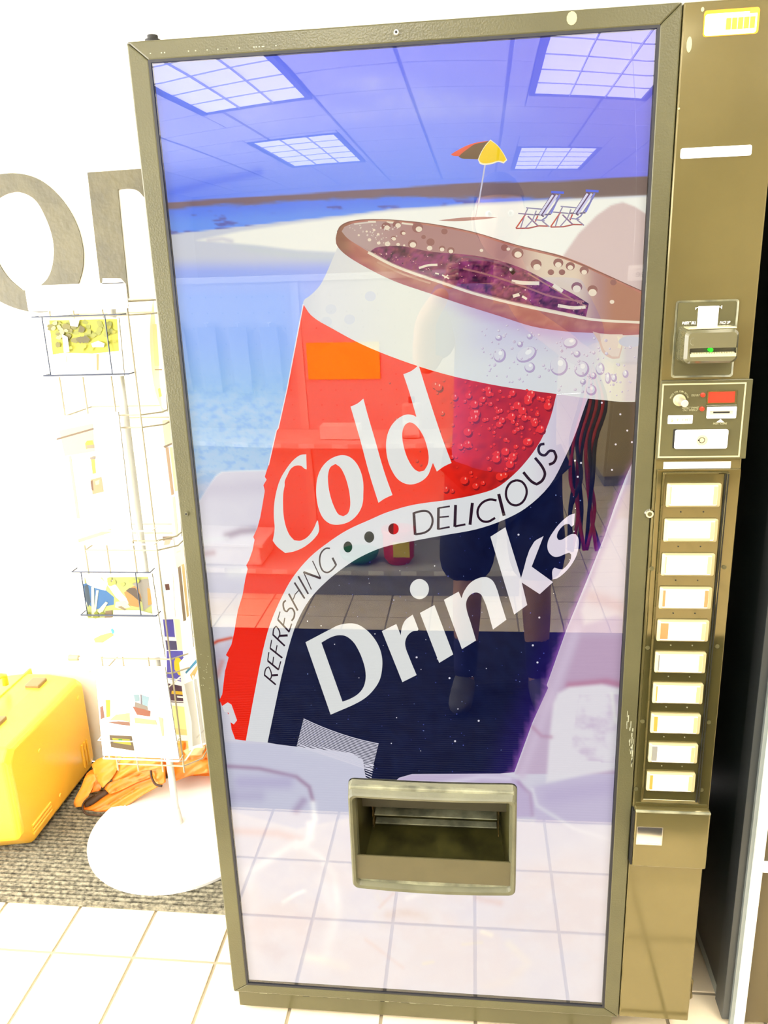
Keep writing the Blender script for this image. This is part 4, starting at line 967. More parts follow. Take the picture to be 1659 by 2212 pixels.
text_mesh(scene, 'INSERT COINS', M['cream'], 'lettering', cp, xa, za, CYp - .0004, 0.0032, width=xb - xa, slant=.25, off=.008)
xa, za = P(1493, 856, CYp); xb, _ = P(1512, 855, CYp)
text_mesh(scene, 'SOLD OUT', M['cream'], 'lettering', cp, xa, za, CYp - .0004, 0.0032, width=xb - xa, slant=.25, off=.008)
xa, za = P(1473, 883, CYp); xb, _ = P(1509, 883, CYp)
text_mesh(scene, 'CORRECT CHANGE', M['cream'], 'lettering', cp, xa, za, CYp - .0004, 0.0030, width=xb - xa, slant=.25, off=.008)
xa, za = P(1475, 888, CYp); xb, _ = P(1508, 888, CYp)
text_mesh(scene, 'ONLY WHEN LIT', M['cream'], 'lettering', cp, xa, za, CYp - .0004, 0.0030, width=xb - xa, slant=.25, off=.008)
word = 'PRESS FOR COIN RETURN'; rr = 0.0122
for k, ch in enumerate(word):
    if ch == ' ': continue
    an = math.radians(168 - k * (158 - 8) / (len(word) - 1)); 
    text_mesh(scene, ch, M['cream'], 'lettering', cp, x_ + rr * math.cos(an), z_ + rr * math.sin(an), CYp - .0004, 0.0026, width=.0014, rot=an - math.pi / 2, off=.01)
a0, a1, c0, c1 = rect_of([(1443, 897), (1497, 897), (1495, 915.5), (1442, 915)], CYp)
pl = MB().prism(rrect(a0, a1, c0, c1, .001, 2), CYp - .0006, CYp + .0005).build('price_label', M['white'], cp)
text_mesh(scene, '$', M['creamhi'], 'lettering', pl, a0 + .004, c0 + .0035, CYp - .001, 0.0056, width=.0042, off=.01)
text_mesh(scene, '1.00', M['cream'], 'lettering', pl, a0 + .014, c0 + .0042, CYp - .001, 0.0042, width=.020)
a0, a1, c0, c1 = rect_of([(1458, 928), (1573, 927), (1569, 968), (1456, 969)], CYp)
lk = MB().prism(rrect(a0, a1, c0, c1, .003, 3), CYp - .004, CYp).build('lock_plate', M['white'], cp, bevel=0.0008)
MB().prism(rrect(a0 - .0025, a0 + .004, c0 + .0006, c1 + .001, .002, 3), CYp - .0008, CYp + .0002).build('painted_plate_shadow', M['gap'], lk)  # dark strip painted as the shadow beside the lock plate
x2, z2 = P(1513, 948, CYp)
MB().cyl((x2, CYp - .010, z2), 0.0086, 0.008, 'y', n=28).build('lock_cylinder', M['creamhi'], lk, bevel=0.0008)
MB().tube([(x2 - .0005 + .0042 * math.cos(t), CYp - .0102, z2 + .0042 * math.sin(t)) for t in np.linspace(0, 6.283, 25)[:-1]], 0.0005, n=5, closed=True).build('keyway', M['ink'], lk)
MB().box(x2 - .0064, x2 - .0038, CYp - .0106, CYp - .009, z2 - .001, z2 + .001).build('key_notch', M['ink'], lk)
x0, x1, z0, z1 = rect_of([(1434, 997), (1579, 998), (1578, 1013), (1433, 1011)], 0.001)
s3 = MB().box(x0, x1, 0.0012, 0.003, z0, z1).build('sticker', M['white'], vm); s3['label'] = 'narrow white strip label above the selection buttons'
for k, (u0, wd) in enumerate(((.19, .1), (.32, .05), (.46, .12), (.66, .08))):
    pass

# ---- selection buttons in their framed bezel
a0, a1, c0, c1 = rect_of([(1433, 1020), (1577, 1018), (1507, 1732), (1381, 1731)], -0.001)
a0 = (P(1433, 1020)[0] + P(1381, 1731)[0]) / 2; a1 = (P(1577, 1018)[0] + P(1507, 1732)[0]) / 2
MB().box(XF + .006, XR - .001, -0.001, 0.004, c0 - .012, c1 + .004).build('button_plate', M['black_gloss'], vm, bevel=0.001)
bz = MB().ring([(a0, c0), (a1, c0), (a1, c1), (a0, c1)], [(a0 + .004, c0 + .005), (a1 - .006, c0 + .005), (a1 - .006, c1 - .004), (a0 + .004, c1 - .004)], -0.006, 0.002, yi=-0.003)
bz = bz.build('button_bezel', M['black_gloss'], vm, bevel=0.0006)
MB().box(a0 + .004, a1 - .006, -0.002, 0.003, c0 + .005, c1 - .004).build('button_board', M['black_gloss'], bz)
MB().box(a1 - .0062, a1 - .0050, -0.0064, -0.002, c0 + .004, c1 - .003).build('bezel_groove', M['gap'], bz)
MB().box(a1 - .0024, a1 - .0012, -0.0064, -0.002, c0 + .004, c1 - .003).build('bezel_groove', M['gap'], bz)
bt = [[(1443, 1046), (1559, 1046), (1557, 1094), (1439, 1095)], [(1437, 1123), (1553, 1124), (1552, 1170), (1434, 1171)], [(1433, 1198), (1547, 1199), (1544, 1244), (1430, 1246)],
      [(1428, 1272), (1541, 1272), (1539, 1317), (1426, 1319)], [(1424, 1343), (1534, 1343), (1533, 1388), (1421, 1389)], [(1418, 1411), (1528, 1411), (1526, 1458), (1415, 1458)],
      [(1413, 1479), (1521, 1479), (1520, 1524), (1410, 1524)], [(1406, 1544), (1513, 1545), (1512, 1588), (1404, 1588)], [(1402, 1608), (1509, 1607), (1506, 1652), (1399, 1651)], [(1396, 1669), (1501, 1670), (1500, 1714), (1394, 1711)]]
BYf = -0.010
rc = np.array([rect_of(q_, BYf) for q_ in bt]); bw0, bw1 = rc[:, 0].mean(), rc[:, 1].mean(); hh = (rc[:, 3] - rc[:, 2]).mean(); zc_ = (rc[:, 2] + rc[:, 3]) / 2
ft = np.polyfit(np.arange(10), zc_, 1)
tints = ['cap', 'cap_green', 'cap', 'cap_orange', 'cap_orange', 'cap_grey', 'cap_amber', 'cap_amber', 'cap_grey', 'cap_amber']
for k in range(10):
    zm = ft[0] * k + ft[1]; z0, z1 = zm - hh / 2, zm + hh / 2
    bu = MB().ring(rrect(bw0, bw1, z0, z1, .003, 3), rrect(bw0 + .0045, bw1 - .006, z0 + .0035, z1 - .002, .002, 3), BYf + .004, -0.002, yi=BYf).build('selection_button', M['cap'], vm)
    MB().box(bw0 + .003, bw1 - .003, BYf + .003, -0.001, z0 + .002, z1 - .001).build('button_card', M['white'], bu)
    MB().prism(rrect(bw0 + .0045, bw1 - .006, z0 + .0035, z1 - .002, .002, 3), BYf - .0002, BYf + .003).build('button_window', M['white'], bu, bevel=0.0005)
    tm = M[tints[k]]; tw = {3: .004, 4: .0125, 7: .006, 8: .009, 9: .005}.get(k, .002)
    if k == 1: MB().box(bw0 + .006, bw1 - .012, BYf - .0005, BYf + .001, z0 + .0036, z0 + .0078).build('tint_strip', tm, bu)
    else: MB().box(bw0 + .0046, bw0 + .0046 + tw, BYf - .0005, BYf + .001, z0 + .006, z1 - .004).build('tint_strip', tm, bu)
    MB().box(bw1 - .0125, bw1 - .0065, BYf - .0005, BYf + .001, z0 + .005, z1 - .004).build('tint_strip', M['cap_orange'] if k in (3,) else M['cap'], bu)
    if k < 9:
        for f_ in (.3, .72): MB().cyl((bw0 + (bw1 - bw0) * f_, -0.0026, z0 - .009), 0.0012, 0.002, 'y', n=8).build('bezel_pin', M['plastic_hi' if k > 3 else 'ink'], bz)
for px_, py_ in ((1408, 1228), (1564, 1225), (1399, 1399), (1549, 1396), (1388, 1558), (1531, 1560), (1374, 1704), (1515, 1706)):
    x_, z_ = P(px_, py_, -0.001)
    o = MB().cyl((x_, -0.0022, z_), 0.0036, 0.002, 'y', n=14).build('screw', M['black_plate'], vm)

# ---- coin return box
a0, a1 = P(1366, 1765, -0.012)[0], P(1534, 1765, -0.012)[0]; c1 = P(1450, 1752, -0.012)[1]; c0 = P(1450, 1876, -0.012)[1]
MB().box(XF + .004, XR + .001, -0.012, 0.004, c0, c1).build('coin_return_box', M['black_col'], vm, bevel=0.0035)
bxo = vm.children[-1] if vm.children else vm
bxo = [o for o in C.objects if o.name == 'coin_return_box'][0]
MB().box(XF + .005, XR, -0.0145, -0.010, c1 - .0045, c1 - .0005).build('box_lip', M['plastic_hi'], bxo, bevel=0.001)
MB().box(XF + .0005, XF + .004, -0.011, 0.003, c0 + .004, c1 - .004).build('side_gap', M['gap'], bxo)
a0, a1, c0, c1 = rect_of([(1375, 1785), (1432, 1786), (1430, 1825), (1374, 1824)], -0.012)
cup = MB().ring(rrect(a0, a1, c0, c1, .001, 2), rrect(a0 + .0015, a1 - .0015, c0 + .002, c1 - .0015, .001, 2), -0.0132, -0.011).build('return_cup', M['chrome'], bxo)
pn = MB(); pth = []
for k in range(13):
    t_ = k / 12; pth.append((-0.0118 - 0.004 * math.sin(t_ * math.pi * .9) * -1 - 0.003, c1 - .0015 - (c1 - c0 - .0035) * t_))
vs = [(a0 + .0015, y_ * 1.0, z_) for y_, z_ in pth] + [((a0 + a1) / 2, y_ + .006, z_) for y_, z_ in pth] + [(a1 - .0015, y_, z_) for y_, z_ in pth]
vs = [(x, min(-0.0121, y - .0), z) for x, y, z in vs]
vs = [(x, -0.0122 - .0009 * math.sin(i % 13 / 12 * math.pi) * (1 if abs(x - (a0 + a1) / 2) > .003 else -.2), z) for i, (x, y, z) in enumerate(vs)]
pn.add(vs, [(i + 13 * k, i + 1 + 13 * k, i + 14 + 13 * k, i + 13 + 13 * k) for k in (0, 1) for i in range(12)]).build('cup_scoop', M['chrome'], cup, smooth=True)
# scrapes on the frame beside the buttons
sr = MB()
for k in range(26):
    px_ = random.gauss(1362, 5); py_ = random.uniform(1535, 1660); x_, z_ = P(px_, py_, -0.001)
    if x_ > XF - .002: continue
    l_ = random.uniform(.003, .014); sr.box(x_, x_ + random.uniform(.0006, .002), -0.0004, 0.001, z_ - l_, z_)
for k in range(14):
    px_ = random.uniform(440, 470); py_ = random.uniform(1560, 1640); x_, z_ = P(px_ - 8, py_ - 150, -0.001); 
    x_ = random.uniform(XL + .004, XI0 - .006); sr.box(x_, x_ + .0008, -0.0004, 0.001, z_, z_ + .0012)
for k in range(16):
    px_ = random.uniform(320, 600); x_, z_ = P(px_, 116 - (px_ - 330) * .062, -0.001); sr.box(x_, x_ + .0018, -0.0004, 0.001, z_, z_ + .0014)
sr.build('scrape', M['scratch'], vm)['kind'] = 'stuff'

# ---- delivery port
DY = -0.022
a0 = (P(748, 1712, DY)[0] + P(764, 1913, DY)[0]) / 2; a1 = (P(1117, 1715, DY)[0] + P(1113, 1934, DY)[0]) / 2
c1 = P(930, 1722, DY)[1]; c0 = P(930, 1928, DY)[1]
def bowed(x0, x1, z0, z1, r, b0, b1, n=4):
    pts = rrect(x0, x1, z0, z1, r, n); xm, hw = (x0 + x1) / 2, (x1 - x0) / 2; out_ = []
    base = []
    k = len(pts) // 4
    for i, (x, z) in enumerate(pts):
        base.append((x, z))
        if i == 2 * k - 1 or i == k - 1 or i == 3 * k - 1 or i == 4 * k - 1:
            nx = pts[(i + 1) % len(pts)]
            for t_ in (.2, .4, .6, .8): base.append((x + (nx[0] - x) * t_, z + (nx[1] - z) * t_))
    for x, z in base:
        q_ = 1 - ((x - xm) / hw) ** 2
        out_.append((x, z + (b1 if z > (z0 + z1) / 2 else b0) * q_))
    return out_
E_ = bowed(a0, a1, c0, c1, .012, -.006, -.003)
Fi = bowed(a0 + .0075, a1 - .0075, c0 + .0085, c1 - .0075, .009, -.006, -.003)
Gi = bowed(a0 + .012, a1 - .012, c0 + .014, c1 - .0135, .007, -.006, -.003)
Eb = bowed(a0 - .002, a1 + .002, c0 - .002, c1 + .018, .012, -.006, -.003)
n = len(E_)
mb = MB()
vs = [(x, 0.004, z) for x, z in Eb] + [(x, DY + .003, z) for x, z in E_] + [(x, DY, z) for x, z in bowed(a0 + .003, a1 - .003, c0 + .003, c1 - .003, .010, -.006, -.003)] + [(x, DY + .001, z) for x, z in Fi] + [(x, DY + .012, z) for x, z in Gi] + [(x, 0.012, z) for x, z in Gi]
fs = []
for k in range(5):
    for i in range(n): j = (i + 1) % n; fs.append((k * n + i, k * n + j, (k + 1) * n + j, (k + 1) * n + i))
mb.add(vs, fs)
dp = mb.build('delivery_port', M['plastic'], vm)
# paler top of the surround
du = MB(); 
for k in range(60):
    x_ = random.uniform(a0 + .01, a1 - .02); du.box(x_, x_ + random.uniform(.004, .016), -0.018 + random.uniform(0, .012), -0.004, c1 + .0035, c1 + .0085 + random.uniform(0, .003))
dp2 = MB().prism([(a0 + .002, c1 + .001), (a0 + .002, c1 + .010), (a1 - .004, c1 + .009), (a1 - .004, c1 + .001)], -0.012, 0.004).build('port_hood', M['plastic_hi'], dp, bevel=0.002)
# recess: box of dark plastic behind the opening
g0, g1, h0, h1 = a0 + .012, a1 - .012, c0 + .006, c1 - .012
rb = MB()
D2 = 0.12
rb.add([(g0, 0.011, h0), (g1, 0.011, h0), (g1, 0.011, h1), (g0, 0.011, h1), (g0 + .012, D2, h0 + .03), (g1 - .012, D2, h0 + .03), (g1 - .012, D2, h1), (g0 + .012, D2, h1)],
       [(0, 1, 5, 4), (1, 2, 6, 5), (2, 3, 7, 6), (3, 0, 4, 7), (4, 5, 6, 7)])
rb.build('port_recess', M['inner'], dp)
for pyr, dd in ((1764, .03), (1782, .02)):
    zr = P(935, pyr, D2 - dd)[1]; MB().box(g0 + .02, g1 - .02, D2 - dd, D2 - .002, zr - .0025, zr).build('recess_rib', M['plastic_hi'], dp, bevel=.0006)
rl = None
zsh = P(935, 1822, D2 - .002)[1]
MB().box(g0 + .016, g1 - .016, 0.002, D2 - .002, zsh - .006, zsh).build('can_shelf', M['plastic_hi'], dp, bevel=0.001)  # paler plastic: light on the port floor put into its colour
st = MB()
for xx in (g0 + .0165, g1 - .018):
    for k in range(10): z_ = random.uniform(h0 + .04, h1 - .04); st.box(xx, xx + .0015, 0.06 + random.uniform(0, .05), 0.115, z_, z_ + random.uniform(.002, .012))
st.build('rust_stain', M['rust'], dp)['kind'] = 'stuff'
# flap in the lower half, pale tray edge under it
fz1_ = P(935, 1856, -0.016)[1]; fz0_ = P(935, 1908, -0.016)[1]
f0, f1 = P(767, 1860, -0.016)[0], P(1104, 1870, -0.016)[0]
MB().prism([(f0, fz0_ + .002), (f1, fz0_ + .002), (f1, fz1_), (f0, fz1_ + .001)], -0.016, -0.012).build('port_flap', M['flap'], dp, bevel=0.001)
MB().prism(bowed(a0 + .011, a1 - .011, c0 + .0095, fz0_ + .001, .003, -.006, 0.0), -0.012, -0.008).build('tray_edge', M['plastic_hi'], dp)

# ------------------------------------------------------------------ neighbour on the right: dark drinks cooler
NX, NY = 0.522, 0.055
nb = thing('display_cooler', 'dark upright cooler with white framed front, right of the vending machine', 'cooler', (NX + 0.35, 0.45, 0.0))
MB().box(NX - .018, NX + .70, NY + .05, 0.84, 0.03, 1.95).build('cabinet', M['cool'], nb, bevel=0.003)
MB().box(NX - .020, NX + .01, NY + .002, NY + .0495, 0.012, 1.95).build('side_trim', mat('cooler_trim', (.040, .046, .048), .35), nb, bevel=0.001)
MB().box(NX - .0185, NX - .017, NY + .05, 0.80, 0.02, 0.045).build('base_strip', M['cool_edge'], nb)
MB().box(NX - .006, NX + .001, NY - .006, NY + .002, 0.0, 1.95).build('edge_strip', M['cool_edge'], nb)
MB().box(NX + .001, NX + .020, NY - .012, NY + .01, 0.0, 1.95).build('front_post', M['cool_trim'], nb, bevel=0.002)
MB().box(NX + .68, NX + .70, NY - .012, NY + .01, 0.0, 1.95).build('front_post', M['cool_trim'], nb, bevel=0.002)
zb = P(1650, 1869, NY)[1]
MB().box(NX + .020, NX + .68, NY - .010, NY + .01, zb - .010, zb + .010).build('front_rail', M['cool_trim'], nb, bevel=0.002)
MB().box(NX + .020, NX + .68, NY, NY + .03, 0.012, zb - .010).build('lower_panel', M['cool_front'], nb)
MB().box(NX + .020, NX + .68, NY, NY + .03, zb + .010, 1.95).build('door_panel', M['cool_front'], nb)
for y_ in (0.14, 0.76):
    for x_ in (NX + .05, NX + .62): MB().cyl((x_, y_, 0.0), 0.018, 0.03, 'z').build('foot', M['gap'], nb)
# bent bracket between the two machines
MB().tube([(0.432, 0.10, 0.165), (0.4325, 0.09, 0.10), (0.446, 0.085, 0.075), (0.445, 0.08, 0.040), (0.437, 0.08, 0.03)], 0.0032).build('side_bracket', M['brass'], vm)
MB().box(XR - .006, XR + .004, 0.03, 0.05, 0.10, 0.27).build('side_rail', M['gap'], vm)

# ------------------------------------------------------------------ left: ribbed mat
mt = MB(); mt.box(-1.95, XL - .012, 0.268, YB - .01, 0.0008, 0.004)
tag(mt.build('entrance_mat', M['mat'], None), 'dark grey ribbed mat under the brochure rack and yellow case', 'mat')
matL = [o for o in C.objects if o.name == 'entrance_mat'][0]
rbm = MB(); yy = 0.272; k = 0
while yy < YB - .02:
    rbm.box(-1.948, XL - .014, yy, yy + .0085, 0.004, 0.0085); yy += .0150
rr_ = rbm.build('rib', M['mat'], matL); rr_['kind'] = 'stuff'
mt = MB().box(-1.55, 1.25, -1.90, -0.67, 0.0008, 0.004); m2 = mt.build('entrance_mat', mat('dark_mat', (0.020, 0.022, 0.03), 0.95), None)
tag(m2, 'wide dark mat in front of the vending machine, seen mirrored in the sign', 'mat')
rbm = MB(); yy = -1.895
while yy < -0.68: rbm.box(-1.548, 1.248, yy, yy + .006, 0.004, 0.007); yy += .012
rr_ = rbm.build('rib', m2.data.materials[0], m2); rr_['kind'] = 'stuff'

# ------------------------------------------------------------------ brochure rack (spinner) on its white round base
RX, RY_ = -0.838, 0.56
rk = thing('brochure_rack', 'white wire spinner rack of brochures on a round white base', 'rack', (RX, RY_, 0.008))
base = MB(); nn = 64; prof = [(0.252, 0.008), (0.252, 0.016), (0.246, 0.021), (0.10, 0.027), (0.03, 0.031), (0.0, 0.031)]
vs = []; fs = []
for r_, z_ in prof[:-1]:
    for i in range(nn): t_ = 2 * math.pi * i / nn; vs.append((RX + 0.008 + r_ * math.cos(t_), RY_ + r_ * math.sin(t_), z_))
for k in range(len(prof) - 2):
    for i in range(nn): j = (i + 1) % nn; fs.append((k * nn + i, k * nn + j, (k + 1) * nn + j, (k + 1) * nn + i))
fs.append(tuple((len(prof) - 2) * nn + i for i in range(nn))); fs.append(tuple(range(nn - 1, -1, -1)))
base.add(vs, fs); base.build('base_plate', M['disc'], rk)
MB().cyl((RX, RY_, 0.03), 0.0095, 1.44, 'z').build('pole', M['pale_steel'], rk)
MB().cyl((RX, RY_, 0.03), 0.016, 0.05, 'z', r2=0.011).build('pole_collar', M['wire'], rk)
# wire cage: uprights and hoops
FYr = 0.515; x0r, x1r = -0.985, -0.775
cg = MB()
for x_ in (x0r + .012, (x0r * 2 + x1r) / 3, (x0r + 2 * x1r) / 3, x1r - .01):
    cg.tube([(x_, FYr + .012, 0.22), (x_, FYr + .012, 1.46)], 0.0022, n=6)
for z_ in (0.24, 0.52, 0.56, 0.86, 0.885, 1.17, 1.20, 1.43, 1.46):
    cg.tube([(x0r + .012, FYr + .012, z_), (x1r - .01, FYr + .012, z_), (x1r + .03, FYr + .05, z_), (x1r + .03, FYr + .15, z_), (x0r + .012, FYr + .15, z_)], 0.0022, n=6, closed=True)
cg.build('wire_cage', mat('cream_wire', (0.42, 0.38, 0.27), 0.4), rk)
hd = MB().prism(rrect(x0r - .03, x1r + .0, 1.445, 1.502, .006), FYr - .004, FYr - .001)
hd.prism([(x1r - .055, 1.50), (x1r - .052, 1.512), (x1r - .01, 1.510), (x1r - .002, 1.50)], FYr - .004, FYr - .001)
hd.build('header_card', M['paper'], rk)
# pocket fronts: wires drawn in darker chrome
def pocket(z0, z1, x0, x1, y, mm):
    q_ = MB()
    q_.tube([(x0 - .012, y, z1), (x1 + .010, y, z1)], 0.0016, n=6).tube([(x0 - .006, y, z0), (x1 + .012, y, z0)], 0.0022, n=6)
    for x_ in (x0 + .012, x1 - .028): q_.tube([(x_, y, z1), (x_, y, z0)], 0.0014, n=6)
    q_.tube([(x0 - .012, y, z1), (x0 - .012, FYr + .012, z1)], 0.0016, n=6).tube([(x1 + .010, y, z1), (x1 + .010, FYr + .012, z1)], 0.0016, n=6)
    q_.tube([(x0 - .006, y, z0), (x0 - .006, FYr + .012, z0)], 0.0016, n=6).tube([(x1 + .012, y, z0), (x1 + .012, FYr + .012, z0)], 0.0016, n=6)
    q_.build('pocket_wire', mm, rk)
yw = FYr - .016
def hx(px_, py_): return P(px_, py_, FYr - .010)
b1 = [hx(100, 690), hx(258, 685), hx(262, 805), hx(108, 807)]
pocket(1.300, 1.433, -0.990, -0.800, yw, M['wire_dk'])
pocket(0.695, 0.812, -0.990, -0.808, yw, M['wire_dk'])
pocket(0.275, 0.33, -0.990, -0.795, yw, M['wire'])
pocket(0.885, 0.92, -0.990, -0.790, yw, M['wire'])

# printed pictures on the brochure covers: flat inlaid shapes
PM = {}
def pm(c):
    c = tuple(c)
    if c not in PM: PM[c] = mat('print_ink_%d' % len(PM), tuple(float(v) for v in c), 0.6)
    return PM[c]
def brochure(label, quad, y, shapes=(), holdy=None, thick=0.006, lean=0.0, back=None):
    """a brochure standing in a pocket; quad in photo pixels on plane y, prints as (colour, outline)"""
    pts = [P(a, b, y) for a, b in quad]
    zc0 = min(p[1] for p in pts); xc0 = sum(p[0] for p in pts) / 4
    t_ = thing('brochure', label, 'brochure', (xc0, y + thick / 2, zc0), 'brochures in the wire rack')
    MB().prism(pts, y, y + thick).build('cover', M['paper'], t_)
    byc = {}
    sc_i = .55 if y < .55 else 1.0
    for k, (c, outl) in enumerate(shapes):
        yy_ = y - .0003 - .00008 * k
        byc.setdefault(tuple(round(v * sc_i, 3) for v in c), []).append(([P(a, b, yy_) for a, b in outl], yy_))
    for c, L in byc.items():
        q_ = MB()
        for pts2, yy_ in L:
            V, Fs = shape(pts2); q_.add([(a, yy_, b) for a, b in V], [tuple(int(v) for v in f) for f in Fs])
        q_ = q_.build('printed_picture', pm(c), t_)
        if len(L) > 1: q_['kind'] = 'stuff'
    return t_
G1, G2, G3 = (.30, .36, .02), (.50, .52, .03), (.18, .15, .05)
def blobs(x0, x1, y0, y1, n, r, c, sk=0.0, rnd=random.Random(3)):
    out_ = []
    for k in range(n):
        cx_, cy_ = rnd.uniform(x0, x1), rnd.uniform(y0, y1); cx_ += (cy_ - y0) * sk
        out_.append((c, [(cx_ + rnd.uniform(.5, 1) * r * math.cos(t), cy_ + rnd.uniform(.4, .9) * r * math.sin(t)) for t in np.linspace(0, 6.283, 8)[:-1]]))
    return out_
shp = [((.62, .62, .05), [(106, 692), (253, 689), (257, 758), (200, 764), (140, 762), (114, 766)])] + blobs(112, 245, 696, 725, 34, 9, (.34, .36, .05)) + blobs(108, 165, 700, 748, 16, 9, (.24, .22, .05)) + blobs(112, 150, 697, 735, 9, 7, (.5, .5, .25)) + blobs(170, 185, 710, 735, 6, 11, (.14, .12, .04)) + \
      blobs(215, 250, 700, 745, 6, 6, (.42, .40, .02)) + blobs(150, 205, 745, 758, 5, 6, (.75, .85, .06)) + [((.9, .9, .86), [(150, 692), (172, 690), (168, 706), (152, 704)]), ((.9, .9, .86), [(197, 742), (212, 736), (226, 742), (224, 750), (200, 750)]), ((.55, .32, .10), [(208, 765), (214, 764), (213, 800), (209, 800)]), ((.45, .42, .3), [(142, 768), (144, 768), (146, 782), (143, 782)]), ((.9, .9, .86), [(134, 722), (146, 728), (150, 760), (138, 762)])]
brochure('brochure with a green tree landscape photo, top pocket of the rack', [(98, 690), (256, 686), (268, 812), (110, 815)], FYr - .008, shp)
# second pocket: pale tilted leaflet with tool pictures
shp = [((.80, .70, .42), [(128, 930), (200, 915), (205, 975), (140, 985)]), ((.22, .15, .10), [(122, 951), (122, 947), (202, 924), (203, 928)]), ((.75, .45, .05), [(184, 958), (188, 952), (200, 951), (204, 965), (186, 970)]), ((.35, .30, .20), [(186, 962), (204, 960), (204, 968), (187, 969)]),
       ((.80, .52, .08), [(196, 988), (204, 984), (207, 1022), (200, 1024)]), ((.30, .25, .2), [(194, 988), (207, 985), (206, 992), (195, 993)]), ((.55, .36, .20), [(195, 1036), (219, 1030), (224, 1062), (200, 1068)]), ((.20, .10, .05), [(195, 1040), (200, 1037), (202, 1060), (198, 1058)]), ((.85, .75, .4), [(205, 1040), (215, 1036), (214, 1046), (207, 1048)]),
       ((.72, .60, .40), [(148, 985), (153, 984), (172, 1120), (166, 1120)]), ((.75, .62, .40), [(168, 1165), (240, 1142), (240, 1150), (170, 1172)])]
brochure('pale leaflet with small yellow tool pictures, second pocket', [(118, 900), (255, 890), (287, 1168), (160, 1180)], FYr - .004, shp)
# third pocket
shp = [((.45, .50, .16), [(182, 1248), (320, 1246), (330, 1330), (190, 1336)]), ((.03, .16, .42), [(178, 1262), (195, 1258), (225, 1272), (246, 1290), (246, 1306), (226, 1310), (205, 1318), (186, 1300)]), ((.05, .09, .14), [(182, 1266), (190, 1262), (196, 1300), (190, 1312), (184, 1290)]),
       ((.90, .90, .86), [(183, 1247), (215, 1246), (232, 1262), (228, 1276), (205, 1270), (188, 1262)]), ((.90, .80, .78), [(220, 1247), (238, 1246), (262, 1280), (280, 1300), (272, 1310), (250, 1290)]), ((.45, .24, .06), [(268, 1280), (285, 1268), (300, 1262), (308, 1284), (300, 1312), (280, 1308)]),
       ((.10, .07, .05), [(272, 1276), (280, 1270), (292, 1270), (302, 1284), (306, 1300), (298, 1296), (286, 1286)]), ((.32, .30, .26), [(286, 1262), (306, 1252), (320, 1250), (328, 1306), (310, 1320), (306, 1292), (300, 1272)]), ((.60, .28, .05), [(318, 1270), (324, 1272), (328, 1305), (320, 1308)]),
       ((.92, .90, .88), [(245, 1318), (300, 1318), (330, 1326), (332, 1336), (244, 1337)]), ((.80, .70, .5), [(250, 1300), (270, 1298), (282, 1312), (262, 1316), (248, 1312)]), ((.82, .88, .55), [(197, 1268), (203, 1268), (204, 1332), (198, 1332)]), ((.82, .88, .55), [(208, 1275), (213, 1275), (206, 1330), (202, 1330)]),
       ((.28, .22, .12), [(253, 1311), (262, 1309), (272, 1316), (270, 1319)]), ((.25, .18, .1), [(228, 1320), (242, 1318), (243, 1334), (226, 1335)]), ((.82, .88, .55), [(210, 1320), (228, 1300), (233, 1302), (218, 1328)])]
shp += [((.65, .45, .2), [(202, 1380), (218, 1372), (240, 1366), (246, 1372), (222, 1388), (206, 1388)]), ((.1, .5, .7), [(239, 1360), (243, 1357), (247, 1366), (243, 1370)])] + blobs(186, 225, 1318, 1334, 6, 7, (.30, .34, .04)) + blobs(235, 300, 1250, 1262, 10, 7, (.62, .68, .12))
brochure('brochure with a photo of blue jeans and a rusty pipe, third pocket', [(174, 1243), (328, 1240), (356, 1420), (206, 1418)], FYr - .008, shp)
# bottom pocket
shp = [((.02, .02, .02), [(0, 0), (1, 0), (1, 1)])] if False else []
shp += [((.80, .50, .05), [(228, 1512), (238, 1512), (238, 1548), (230, 1550)]), ((.30, .14, .10), [(216, 1528), (222, 1524), (226, 1550), (218, 1554)]), ((.32, .16, .11), [(232, 1560), (256, 1558), (280, 1560), (281, 1568), (262, 1566), (240, 1562)]),
        ((.70, .48, .30), [(236, 1556), (250, 1544), (280, 1540), (281, 1560), (262, 1556)]), ((.28, .42, .48), [(288, 1500), (300, 1500), (302, 1514), (292, 1516)]), ((.30, .46, .54), [(306, 1501), (322, 1506), (318, 1528), (308, 1524)]), ((.22, .20, .24), [(303, 1500), (306, 1500), (308, 1540), (304, 1540)]),
        ((.30, .26, .22), [(292, 1516), (318, 1526), (320, 1534), (290, 1530)]), ((.35, .12, .07), [(286, 1526), (325, 1536), (324, 1548), (296, 1544)]), ((.75, .52, .30), [(290, 1550), (336, 1556), (340, 1566), (292, 1562)]), ((.62, .80, .88), [(316, 1490), (344, 1492), (346, 1524), (338, 1528), (322, 1500)]),
        ((.80, .55, .35), [(342, 1548), (352, 1552), (354, 1590), (350, 1590)]), ((.16, .11, .06), [(236, 1588), (284, 1590), (290, 1622), (240, 1614)]), ((.45, .45, .04), [(242, 1594), (280, 1597), (284, 1610), (245, 1604)]), ((.10, .35, .04), [(256, 1596), (264, 1597), (264, 1603), (256, 1603)])]
brochure('brochure with an orange digger photo, bottom pocket of the rack', [(205, 1442), (356, 1442), (387, 1640), (222, 1632)], FYr - .012, shp)
